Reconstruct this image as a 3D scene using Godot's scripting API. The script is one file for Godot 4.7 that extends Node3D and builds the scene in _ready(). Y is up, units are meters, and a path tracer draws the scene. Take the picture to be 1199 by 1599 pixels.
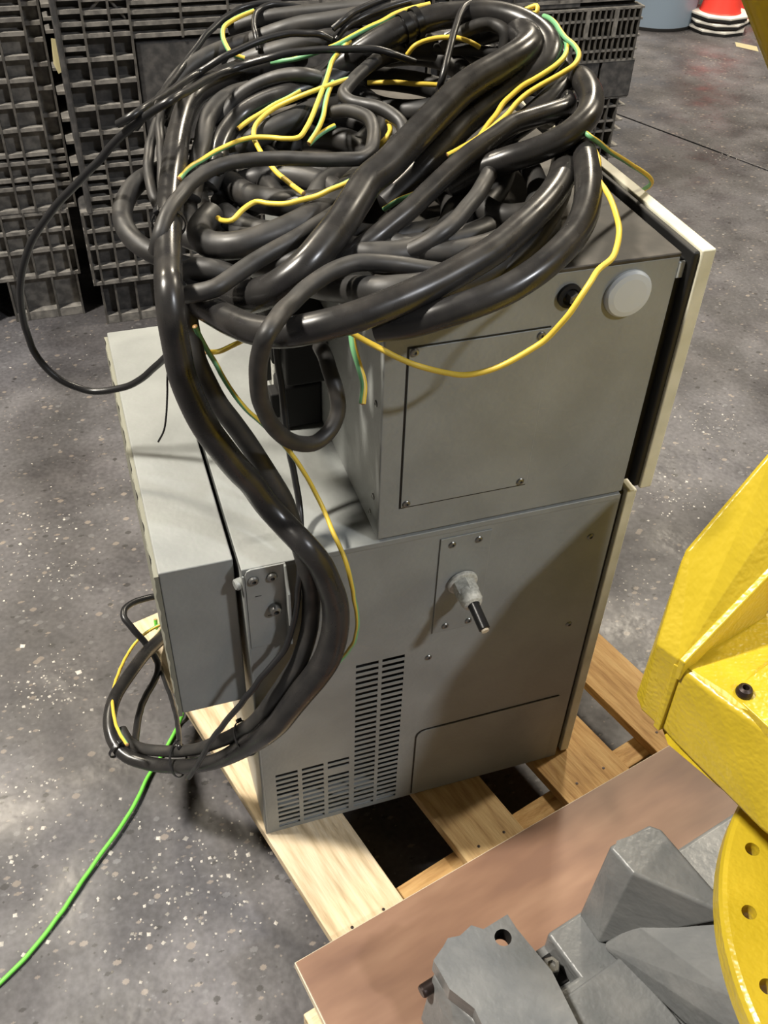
extends Node3D

var M := {}
var used := {}
var noise_count := 0

# ---------------------------------------------------------------- helpers
func numbered(called: String) -> String:
	if not used.has(called):
		used[called] = 0
		return called
	used[called] += 1
	return "%s_%03d" % [called, used[called]]

func tag(o: Node3D, label: String, category: String, group := "") -> Node3D:
	o.set_meta("label", label)
	o.set_meta("category", category)
	if group != "":
		o.set_meta("group", group)
	return o

func thing(called: String, label: String, category: String, at := Vector3.ZERO, turn := 0.0, group := "") -> Node3D:
	var o := Node3D.new()
	o.name = numbered(called)
	add_child(o, true)
	o.position = at
	o.rotation.y = turn
	return tag(o, label, category, group)

func new_st() -> SurfaceTool:
	var st := SurfaceTool.new()
	st.begin(Mesh.PRIMITIVE_TRIANGLES)
	return st

func obj(called: String, st: SurfaceTool, m: Material, parent: Node = self) -> MeshInstance3D:
	var o := MeshInstance3D.new()
	o.name = numbered(called) if parent == self else called
	o.mesh = st.commit()
	o.material_override = m
	o.cast_shadow = GeometryInstance3D.SHADOW_CASTING_SETTING_ON
	parent.add_child(o, true)
	return o

func struct(called: String, st: SurfaceTool, m: Material) -> MeshInstance3D:
	var o := obj(called, st, m)
	o.set_meta("kind", "structure")
	return o

func tri(st: SurfaceTool, a: Vector3, b: Vector3, c: Vector3, na: Vector3, nb: Vector3, nc: Vector3, col := Color.WHITE) -> void:
	var g := (b - a).cross(c - a)
	if g.length_squared() < 1e-16:
		return
	st.set_color(col)
	if g.dot(na + nb + nc) > 0.0:
		st.set_normal(na); st.add_vertex(a)
		st.set_normal(nc); st.add_vertex(c)
		st.set_normal(nb); st.add_vertex(b)
	else:
		st.set_normal(na); st.add_vertex(a)
		st.set_normal(nb); st.add_vertex(b)
		st.set_normal(nc); st.add_vertex(c)

func quad(st: SurfaceTool, a: Vector3, b: Vector3, c: Vector3, d: Vector3, n: Vector3, col := Color.WHITE) -> void:
	tri(st, a, b, c, n, n, n, col)
	tri(st, a, c, d, n, n, n, col)

# a convex solid round the given points with its edges rounded off by r
func hull(st: SurfaceTool, src: Array, r := 0.003, xf := Transform3D(), top_col := Color.WHITE) -> void:
	var p: Array[Vector3] = []
	for q in src:
		p.append(xf * (q as Vector3))
	var n := p.size()
	var mid := Vector3.ZERO
	for q in p:
		mid += q
	mid /= n
	var fn: Array[Vector3] = []
	var fd: Array[float] = []
	var fp: Array = []
	for i in n:
		for j in range(i + 1, n):
			for k in range(j + 1, n):
				var nn := (p[j] - p[i]).cross(p[k] - p[i])
				if nn.length() < 1e-9:
					continue
				nn = nn.normalized()
				var d := nn.dot(p[i])
				if nn.dot(mid) > d:
					nn = -nn
					d = -d
				var ok := true
				for q in p:
					if nn.dot(q) > d + 1e-5:
						ok = false
						break
				if not ok:
					continue
				var dup := false
				for f in fn.size():
					if fn[f].dot(nn) > 0.99995 and absf(fd[f] - d) < 1e-4:
						dup = true
						break
				if dup:
					continue
				var on: Array = []
				var cen := Vector3.ZERO
				for q in n:
					if absf(nn.dot(p[q]) - d) < 3e-5:
						on.append(q)
						cen += p[q]
				cen /= on.size()
				var ax := (p[on[0]] - cen).normalized()
				var ay := nn.cross(ax)
				on.sort_custom(func(u, v): return atan2((p[u] - cen).dot(ay), (p[u] - cen).dot(ax)) < atan2((p[v] - cen).dot(ay), (p[v] - cen).dot(ax)))
				fn.append(nn)
				fd.append(d)
				fp.append(on)
	# pull the corners in so that the faces keep their place
	var c: Array[Vector3] = []
	for i in n:
		var inc: Array = []
		for f in fn.size():
			if fp[f].has(i):
				inc.append(f)
		var v := p[i]
		if inc.size() >= 3 and r > 0.0:
			var best := 0.0
			var bb := Basis()
			var rhs := Vector3.ZERO
			for a in inc.size():
				for b in range(a + 1, inc.size()):
					for e in range(b + 1, inc.size()):
						var t := Basis(fn[inc[a]], fn[inc[b]], fn[inc[e]]).transposed()
						var det := absf(t.determinant())
						if det > best:
							best = det
							bb = t
							rhs = Vector3(fd[inc[a]] - r, fd[inc[b]] - r, fd[inc[e]] - r)
			if best > 0.05:
				v = bb.inverse() * rhs
		c.append(v)
	for f in fn.size():
		var on: Array = fp[f]
		var nn: Vector3 = fn[f]
		var col := top_col if nn.y > 0.7 else Color.WHITE
		for k in range(1, on.size() - 1):
			tri(st, c[on[0]] + nn * r, c[on[k]] + nn * r, c[on[k + 1]] + nn * r, nn, nn, nn, col)
	if r <= 0.0:
		return
	var ring := {}
	for f in fn.size():
		for g in range(f + 1, fn.size()):
			var sh: Array = []
			for q in fp[f]:
				if fp[g].has(q):
					sh.append(q)
			if sh.size() != 2:
				continue
			var m := (fn[f] + fn[g]).normalized()
			var a: Vector3 = c[sh[0]]
			var b: Vector3 = c[sh[1]]
			for pr in [[fn[f], m], [m, fn[g]]]:
				var n1: Vector3 = pr[0]
				var n2: Vector3 = pr[1]
				tri(st, a + n1 * r, b + n1 * r, b + n2 * r, n1, n1, n2)
				tri(st, a + n1 * r, b + n2 * r, a + n2 * r, n1, n2, n2)
			for q in sh:
				if not ring.has(q):
					ring[q] = []
				ring[q].append([fn[f], m, fn[g]])
	for q in ring:
		var avg := Vector3.ZERO
		for e in ring[q]:
			avg += e[1]
		avg = avg.normalized()
		for e in ring[q]:
			tri(st, c[q] + avg * r, c[q] + e[0] * r, c[q] + e[1] * r, avg, e[0], e[1])
			tri(st, c[q] + avg * r, c[q] + e[1] * r, c[q] + e[2] * r, avg, e[1], e[2])

func box(st: SurfaceTool, lo: Vector3, hi: Vector3, r := 0.002, xf := Transform3D(), top_col := Color.WHITE) -> void:
	var q: Array = []
	for i in 8:
		q.append(Vector3(hi.x if i & 1 else lo.x, hi.y if i & 2 else lo.y, hi.z if i & 4 else lo.z))
	hull(st, q, r, xf, top_col)

# a plain sharp-edged box for small pieces, 12 triangles
func brick(st: SurfaceTool, lo: Vector3, hi: Vector3, top_col := Color.WHITE, side_col := Color.WHITE) -> void:
	var q: Array = []
	for i in 8:
		q.append(Vector3(hi.x if i & 1 else lo.x, hi.y if i & 2 else lo.y, hi.z if i & 4 else lo.z))
	quad(st, q[0], q[1], q[3], q[2], Vector3(0, 0, -1), side_col)
	quad(st, q[4], q[5], q[7], q[6], Vector3(0, 0, 1), side_col)
	quad(st, q[0], q[2], q[6], q[4], Vector3(-1, 0, 0), side_col)
	quad(st, q[1], q[3], q[7], q[5], Vector3(1, 0, 0), side_col)
	quad(st, q[0], q[1], q[5], q[4], Vector3(0, -1, 0))
	quad(st, q[2], q[3], q[7], q[6], Vector3(0, 1, 0), top_col)

func frame_to(at: Vector3, dir: Vector3) -> Transform3D:      # y axis of the result runs along dir
	var y := dir.normalized()
	var x := y.cross(Vector3(0, 0, 1) if absf(y.z) < 0.9 else Vector3(1, 0, 0)).normalized()
	return Transform3D(Basis(x, y, x.cross(y)), at)

func lathe(st: SurfaceTool, prof: Array, xf := Transform3D(), sides := 24, flat := false) -> void:
	for i in prof.size() - 1:
		var a: Vector2 = prof[i]
		var b: Vector2 = prof[i + 1]
		var t := (b - a)
		if t.length() < 1e-7:
			continue
		var nr := Vector2(t.y, -t.x).normalized()
		for k in sides:
			var u := TAU * k / sides
			var v := TAU * (k + 1) / sides
			var du := Vector3(cos(u), 0, sin(u))
			var dv := Vector3(cos(v), 0, sin(v))
			var nu := xf.basis * (du * nr.x + Vector3(0, nr.y, 0))
			var nv := xf.basis * (dv * nr.x + Vector3(0, nr.y, 0))
			if flat:
				nu = (nu + nv).normalized()
				nv = nu
			var pa := xf * (du * a.x + Vector3(0, a.y, 0))
			var pb := xf * (du * b.x + Vector3(0, b.y, 0))
			var pc := xf * (dv * b.x + Vector3(0, b.y, 0))
			var pd := xf * (dv * a.x + Vector3(0, a.y, 0))
			tri(st, pa, pb, pc, nu, nu, nv)
			tri(st, pa, pc, pd, nu, nv, nv)

# sheet in the xy plane at z0 (front) .. z0 - t with rectangular openings
func slotted(st: SurfaceTool, r: Rect2, holes: Array, z0: float, t: float) -> void:
	var xs: Array = [r.position.x, r.end.x]
	var ys: Array = [r.position.y, r.end.y]
	for h in holes:
		for e in [h.position.x, h.end.x]:
			if not xs.has(e): xs.append(e)
		for e in [h.position.y, h.end.y]:
			if not ys.has(e): ys.append(e)
	xs.sort()
	ys.sort()
	for i in xs.size() - 1:
		for j in ys.size() - 1:
			var mid := Vector2((xs[i] + xs[i + 1]) / 2, (ys[j] + ys[j + 1]) / 2)
			var open := false
			for h in holes:
				if h.has_point(mid):
					open = true
					break
			if open:
				continue
			for s in 2:
				var z := z0 - t * s
				quad(st, Vector3(xs[i], ys[j], z), Vector3(xs[i + 1], ys[j], z), Vector3(xs[i + 1], ys[j + 1], z), Vector3(xs[i], ys[j + 1], z), Vector3(0, 0, 1 - 2 * s))
	for h in holes + [r]:
		var s := 1.0 if h != r else -1.0
		var a: Vector2 = h.position
		var b: Vector2 = h.end
		quad(st, Vector3(a.x, a.y, z0), Vector3(b.x, a.y, z0), Vector3(b.x, a.y, z0 - t), Vector3(a.x, a.y, z0 - t), Vector3(0, s, 0))
		quad(st, Vector3(a.x, b.y, z0), Vector3(b.x, b.y, z0), Vector3(b.x, b.y, z0 - t), Vector3(a.x, b.y, z0 - t), Vector3(0, -s, 0))
		quad(st, Vector3(a.x, a.y, z0), Vector3(a.x, b.y, z0), Vector3(a.x, b.y, z0 - t), Vector3(a.x, a.y, z0 - t), Vector3(s, 0, 0))
		quad(st, Vector3(b.x, a.y, z0), Vector3(b.x, b.y, z0), Vector3(b.x, b.y, z0 - t), Vector3(b.x, a.y, z0 - t), Vector3(-s, 0, 0))

func spline(c: PackedVector3Array, step: float) -> PackedVector3Array:
	var out := PackedVector3Array()
	var n := c.size()
	for i in n - 1:
		var p0 := c[i - 1] if i > 0 else 2.0 * c[0] - c[1]
		var p3 := c[i + 2] if i + 2 < n else 2.0 * c[n - 1] - c[n - 2]
		var m := maxi(1, int(ceil(c[i].distance_to(c[i + 1]) / step)))
		for k in m:
			out.append(c[i].cubic_interpolate(c[i + 1], p0, p3, float(k) / m))
	out.append(c[n - 1])
	return out

# tube along a smooth line; with bands it is striped lengthwise in yellow and green
func tube(st: SurfaceTool, c: PackedVector3Array, r: float, sides: int, bands := 0, step := 0.008, prof := []) -> void:
	var p := spline(c, step)
	var n := p.size()
	var up := Vector3(0.31, 0.9, 0.3)
	var rings: Array = []
	var norms: Array = []
	for i in n:
		var t := (p[mini(i + 1, n - 1)] - p[maxi(i - 1, 0)]).normalized()
		up = (up - t * up.dot(t)).normalized()
		var side := t.cross(up)
		var rad := r
		if prof.size() > 1:
			var f := float(i) / (n - 1) * (prof.size() - 1)
			var fi := mini(int(f), prof.size() - 2)
			rad = lerpf(prof[fi], prof[fi + 1], smoothstep(0.0, 1.0, f - fi))
		var rr: Array = []
		var rn: Array = []
		for k in sides:
			var a := TAU * k / sides + i * step * (9.0 if bands > 0 else 0.0)
			var d := up * cos(a) + side * sin(a)
			rn.append(d)
			rr.append(p[i] + d * rad)
		rings.append(rr)
		norms.append(rn)
	var yel := Color(0.72, 0.52, 0.07)
	var grn := Color(0.16, 0.40, 0.19)
	for i in n - 1:
		for k in sides:
			var k2 := (k + 1) % sides
			var col := Color.WHITE
			if bands == 1:
				col = grn if k < sides * 5 / 12 else yel
			elif bands == 2:
				col = yel
			elif bands == 3:
				col = Color(0.16, 0.62, 0.07)
			tri(st, rings[i][k], rings[i][k2], rings[i + 1][k2], norms[i][k], norms[i][k2], norms[i + 1][k2], col)
			tri(st, rings[i][k], rings[i + 1][k2], rings[i + 1][k], norms[i][k], norms[i + 1][k2], norms[i + 1][k], col)
	for e in [0, n - 1]:
		var t := (p[0] - p[1]).normalized() if e == 0 else (p[n - 1] - p[n - 2]).normalized()
		var tip := p[e] + t * r * 0.35
		for k in sides:
			var k2 := (k + 1) % sides
			tri(st, tip, rings[e][k], rings[e][k2], t, (t + norms[e][k]).normalized(), (t + norms[e][k2]).normalized(), Color(0.35, 0.2, 0.08) if bands > 0 else Color.WHITE)

func cable(called: String, label: String, mat: String, r: float, mm: Array, prof := []) -> void:
	var c := PackedVector3Array()
	for i in range(0, mm.size(), 3):
		c.append(Vector3(mm[i], mm[i + 1], mm[i + 2]) * 0.001)
	var st := new_st()
	var bands: int = {"yg": 1, "yg2": 2, "grn": 3}.get(mat, 0)
	tube(st, c, r, 20 if r > 0.007 else 12, bands, clampf(r * 0.8, 0.004, 0.010), prof)
	var m: Material = M.wire if bands > 0 else M[mat]
	var cat: String = {"black_hose": "hose", "black_cable": "cable", "earth_wire": "wire", "zip_tie": "zip tie"}[called]
	var group: String = {"black_hose": "heavy black hoses of the coil", "black_cable": "thin cables of the coil", "earth_wire": "yellow and green earth wires", "zip_tie": "zip ties on the cables"}[called]
	tag(obj(called, st, m), label, cat, group)

# a flat band wrapped round a bundle: an oval loop of strip round the axis
func band(label: String, at: Vector3, axis: Vector3, wide: Vector3, a: float, b: float, w: float, m: Material, called := "zip_tie") -> void:
	var st := new_st()
	var y := axis.normalized()
	var x := (wide - y * wide.dot(y)).normalized()
	var z := x.cross(y)
	var n := 36
	for k in n:
		var u := TAU * k / n
		var v := TAU * (k + 1) / n
		var q: Array = []
		for e in [u, v]:
			var d := x * cos(e) * a + z * sin(e) * b
			var nn := (x * cos(e) / a + z * sin(e) / b).normalized()
			q.append([at + d + nn * 0.0004, at + d + nn * 0.0016, nn])
		for s in [-1.0, 1.0]:
			quad(st, q[0][0] + y * w * s, q[0][1] + y * w * s, q[1][1] + y * w * s, q[1][0] + y * w * s, y * s)
		tri(st, q[0][1] - y * w, q[0][1] + y * w, q[1][1] + y * w, q[0][2], q[0][2], q[1][2])
		tri(st, q[0][1] - y * w, q[1][1] + y * w, q[1][1] - y * w, q[0][2], q[1][2], q[1][2])
		quad(st, q[0][0] - y * w, q[0][0] + y * w, q[1][0] + y * w, q[1][0] - y * w, -q[0][2])
	box(st, Vector3(-0.0035, 0, -w * 1.6), Vector3(0.0035, 0.006, w * 1.6), 0.001, Transform3D(Basis(z, x, y), at + x * (a - 0.001)))
	tag(obj(called, st, m), label, "zip tie" if called == "zip_tie" else "tape", "zip ties on the cables" if called == "zip_tie" else "")

# socket-headed button screw lying on a face
func screw(parent: Node, at: Vector3, n: Vector3, r: float, m: Material, called := "bolt", h := 0.55) -> void:
	var st := new_st()
	var xf := frame_to(at - n * 0.0006, n)
	lathe(st, [Vector2(r, 0), Vector2(r, r * h * 0.45), Vector2(r * 0.82, r * h * 0.85), Vector2(r * 0.5, r * h), Vector2(r * 0.42, r * h), Vector2(r * 0.36, r * h * 0.35), Vector2(0, r * h * 0.3)], xf, 18)
	obj(called, st, m, parent)

# ---------------------------------------------------------------- materials
func noise(freq: float, octaves := 4, kind := FastNoiseLite.TYPE_SIMPLEX_SMOOTH) -> FastNoiseLite:
	var f := FastNoiseLite.new()
	noise_count += 1
	f.seed = 40 + noise_count
	f.noise_type = kind
	f.frequency = freq
	f.fractal_octaves = octaves
	return f

func tex(f: FastNoiseLite, stops: Array, size := 512, normal := false, bump := 4.0) -> NoiseTexture2D:
	var t := NoiseTexture2D.new()
	t.width = size
	t.height = size
	t.seamless = true
	t.noise = f
	if normal:
		t.as_normal_map = true
		t.bump_strength = bump
		return t
	var g := Gradient.new()
	var o := PackedFloat32Array()
	var c := PackedColorArray()
	for s in stops:
		o.append(s[0])
		c.append(s[1])
	g.offsets = o
	g.colors = c
	t.color_ramp = g
	return t

func mat(c: Color, rough := 0.5, metal := 0.0) -> StandardMaterial3D:
	var m := StandardMaterial3D.new()
	m.albedo_color = c
	m.roughness = rough
	m.metallic = metal
	return m

func tri_mat(t: Texture2D, scale: Vector3, rough := 0.5, world := false) -> StandardMaterial3D:
	var m := StandardMaterial3D.new()
	m.albedo_texture = t
	m.roughness = rough
	m.uv1_triplanar = true
	m.uv1_world_triplanar = world
	m.uv1_scale = scale
	m.uv1_triplanar_sharpness = 6.0
	return m

func floor_picture() -> ImageTexture:
	var n := 1024
	var img := Image.create(n, n, false, Image.FORMAT_RGB8)
	var a := noise(0.006, 5)
	var b := noise(0.09, 3)
	for y in n:
		for x in n:
			# blend opposite sides so that the tile repeats without a seam
			var fx := float(x) / n
			var fy := float(y) / n
			var v := lerpf(lerpf(a.get_noise_2d(x, y), a.get_noise_2d(x - n, y), fx), lerpf(a.get_noise_2d(x, y - n), a.get_noise_2d(x - n, y - n), fx), fy)
			var w := b.get_noise_2d(x, y)
			var g := 0.335 + v * 0.13 + w * 0.050
			img.set_pixel(x, y, Color(g * 1.0, g * 0.985, g * 1.02))
	var rng := RandomNumberGenerator.new()
	rng.seed = 77
	for i in 3600:
		var x := rng.randi_range(6, n - 7)
		var y := rng.randi_range(6, n - 7)
		var s := int(1.0 + 4.6 * pow(rng.randf(), 2.4))
		var s2 := maxi(1, int(s * rng.randf_range(0.5, 1.0)))
		var k := rng.randf()
		var c := Color(0.56, 0.52, 0.48) if k < 0.42 else (Color(0.44, 0.44, 0.45) if k < 0.72 else Color(0.19, 0.185, 0.185))
		for yy in range(-s2, s2 + 1):
			for xx in range(-s, s + 1):
				if float(xx * xx) / (s * s) + float(yy * yy) / (s2 * s2) < 1.1:
					var old := img.get_pixel(x + xx, y + yy)
					img.set_pixel(x + xx, y + yy, old.lerp(c, 0.75))
	return ImageTexture.create_from_image(img)

func materials() -> void:
	var fl := tri_mat(floor_picture(), Vector3.ONE * 0.72, 0.55, true)
	fl.roughness_texture = tex(noise(0.01, 4), [[0.2, Color(0.34, 0.34, 0.34)], [0.8, Color(0.7, 0.7, 0.7)]])
	fl.roughness = 1.0
	fl.normal_enabled = true
	fl.normal_texture = tex(noise(0.05, 4), [], 512, true, 5.0)
	fl.normal_scale = 0.07
	fl.detail_enabled = true
	fl.detail_blend_mode = BaseMaterial3D.BLEND_MODE_MUL
	fl.detail_uv_layer = BaseMaterial3D.DETAIL_UV_2
	fl.detail_albedo = tex(noise(0.012, 4), [[0.25, Color(0.80, 0.79, 0.78)], [0.75, Color(1, 1, 1)]])
	fl.uv2_triplanar = true
	fl.uv2_world_triplanar = true
	fl.uv2_scale = Vector3.ONE * 0.21
	M.floor = fl
	M.joint = mat(Color(0.12, 0.115, 0.11), 0.9)
	var chips := mat(Color(1, 1, 1), 0.6)
	chips.vertex_color_use_as_albedo = true
	M.chips = chips
	var paint := tri_mat(tex(noise(0.008, 5), [[0.2, Color(0.515, 0.525, 0.515)], [0.8, Color(0.56, 0.57, 0.56)]]), Vector3.ONE * 1.6, 0.42)
	paint.normal_enabled = true
	paint.normal_texture = tex(noise(0.12, 2), [], 512, true, 2.0)
	paint.normal_scale = 0.10
	M.paint = paint
	M.paint_shaded = tri_mat(tex(noise(0.012, 5), [[0.3, Color(0.17, 0.158, 0.143)], [0.7, Color(0.28, 0.263, 0.24)]]), Vector3.ONE * 2.2, 0.6)  # grey body paint darkened: shade beside the coil is put into the colour
	M.cream = tri_mat(tex(noise(0.01, 4), [[0.2, Color(0.80, 0.79, 0.70)], [0.8, Color(0.86, 0.85, 0.77)]]), Vector3.ONE * 3.0, 0.45)
	M.seal = mat(Color(0.06, 0.06, 0.06), 0.6)
	M.dark = mat(Color(0.035, 0.033, 0.03), 0.8)
	M.cap = mat(Color(0.76, 0.78, 0.79), 0.4)
	M.edging = mat(Color(0.50, 0.50, 0.45), 0.5)
	M.steel = mat(Color(0.52, 0.52, 0.51), 0.35, 0.85)
	M.brown_steel = mat(Color(0.20, 0.16, 0.15), 0.45, 0.5)
	M.gland = tri_mat(tex(noise(0.05, 3), [[0.3, Color(0.70, 0.70, 0.67)], [0.7, Color(0.80, 0.80, 0.77)]]), Vector3.ONE * 6.0, 0.45, false)
	var rub := tri_mat(tex(noise(0.015, 5), [[0.2, Color(0.145, 0.143, 0.142)], [0.6, Color(0.185, 0.180, 0.175)], [0.9, Color(0.235, 0.224, 0.210)]]), Vector3.ONE * 2.6, 0.40)
	rub.roughness_texture = tex(noise(0.02, 4), [[0.25, Color(0.42, 0.42, 0.42)], [0.8, Color(0.60, 0.60, 0.60)]])
	rub.roughness = 1.0
	rub.metallic_specular = 0.5
	M.rub = rub
	var shiny := rub.duplicate() as StandardMaterial3D
	shiny.albedo_texture = tex(noise(0.015, 5), [[0.2, Color(0.135, 0.133, 0.134)], [0.9, Color(0.195, 0.187, 0.180)]])
	shiny.roughness_texture = tex(noise(0.02, 4), [[0.25, Color(0.24, 0.24, 0.24)], [0.8, Color(0.36, 0.36, 0.36)]])
	M.shiny = shiny
	var cab := mat(Color(0.12, 0.12, 0.125), 0.34)
	M.cab = cab
	M.tape = mat(Color(0.05, 0.05, 0.05), 0.35)
	var wire := mat(Color(1, 1, 1), 0.42)
	wire.vertex_color_use_as_albedo = true
	M.wire = wire
	var woods := [[Color(0.64, 0.52, 0.35), Color(0.74, 0.62, 0.44), Color(0.79, 0.68, 0.50)], [Color(0.62, 0.47, 0.28), Color(0.71, 0.56, 0.35), Color(0.76, 0.62, 0.41)], [Color(0.68, 0.60, 0.47), Color(0.79, 0.71, 0.58), Color(0.84, 0.77, 0.65)]]
	var i := 0
	for w in woods:
		var m := tri_mat(tex(noise(0.016, 5), [[0.15, w[0]], [0.45, w[1]], [0.8, w[2]]]), Vector3(7.0, 7.0, 0.8), 0.7)
		m.normal_enabled = true
		m.normal_texture = tex(noise(0.05, 4), [], 512, true, 6.0)
		m.normal_scale = 0.35
		M["wood%d" % i] = m
		var s := m.duplicate() as StandardMaterial3D
		s.uv1_scale = Vector3(0.8, 7.0, 7.0)
		M["woodx%d" % i] = s
		i += 1
	var board := tri_mat(tex(noise(0.010, 4), [[0.2, Color(0.49, 0.375, 0.31)], [0.6, Color(0.54, 0.42, 0.345)], [0.9, Color(0.58, 0.46, 0.38)]]), Vector3(0.7, 4.0, 3.2), 0.34)
	M.board = board
	M.board_edge = mat(Color(0.80, 0.75, 0.66), 0.5)
	var cast := tri_mat(tex(noise(0.01, 5), [[0.2, Color(0.41, 0.42, 0.425)], [0.8, Color(0.475, 0.48, 0.48)]]), Vector3.ONE * 2.0, 0.38)
	cast.normal_enabled = true
	cast.normal_texture = tex(noise(0.06, 3), [], 512, true, 4.0)
	cast.normal_scale = 0.22
	M.cast = cast
	var yel := tri_mat(tex(noise(0.01, 5), [[0.2, Color(0.75, 0.655, 0.16)], [0.8, Color(0.80, 0.70, 0.19)]]), Vector3.ONE * 2.0, 0.30)
	yel.normal_enabled = true
	yel.normal_texture = tex(noise(0.10, 2), [], 512, true, 4.0)
	yel.normal_scale = 0.17
	M.yellow = yel
	var crate := tri_mat(tex(noise(0.02, 5), [[0.25, Color(0.21, 0.208, 0.208)], [0.75, Color(0.31, 0.302, 0.295)]]), Vector3.ONE * 2.5, 0.6)
	crate.vertex_color_use_as_albedo = true
	M.crate = crate
	var dust := tri_mat(tex(noise(0.02, 5), [[0.25, Color(0.37, 0.36, 0.345)], [0.75, Color(0.50, 0.485, 0.46)]]), Vector3.ONE * 2.5, 0.75)
	dust.vertex_color_use_as_albedo = true
	M.crate_dusty = dust
	M.tag_yellow = mat(Color(0.80, 0.76, 0.58), 0.5)
	M.drum = mat(Color(0.50, 0.56, 0.62), 0.4)
	M.cone = mat(Color(0.90, 0.25, 0.20), 0.45)
	M.cone_white = mat(Color(0.82, 0.81, 0.78), 0.5)
	M.stripe = mat(Color(0.66, 0.63, 0.50), 0.7)
	M.wall = mat(Color(0.44, 0.43, 0.415), 0.9)
	M.ceiling = mat(Color(0.32, 0.32, 0.31), 0.9)

# ---------------------------------------------------------------- things
func lamp(ceiling: Node3D, at: Vector3, size: Vector2, energy: float, c: Color) -> void:
	var st := new_st()
	box(st, at + Vector3(-size.x / 2, 0, -size.y / 2), at + Vector3(size.x / 2, 0.06, size.y / 2), 0.005)
	var m := mat(Color(0.9, 0.9, 0.9), 0.5)
	m.emission_enabled = true
	m.emission = c
	m.emission_energy_multiplier = 2.0
	obj("lamp_panel", st, m, ceiling)
	var l := AreaLight3D.new()
	l.name = "lamp_light"
	l.position = at + Vector3(0, -0.02, 0)
	l.rotation_degrees = Vector3(-90, 0, 0)
	l.area_size = size
	l.light_energy = energy
	l.light_color = c
	l.shadow_enabled = true
	l.set("area_range", 30.0)
	l.set("area_attenuation", 2.0)
	ceiling.add_child(l, true)

const FLOOR := -0.13

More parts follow.
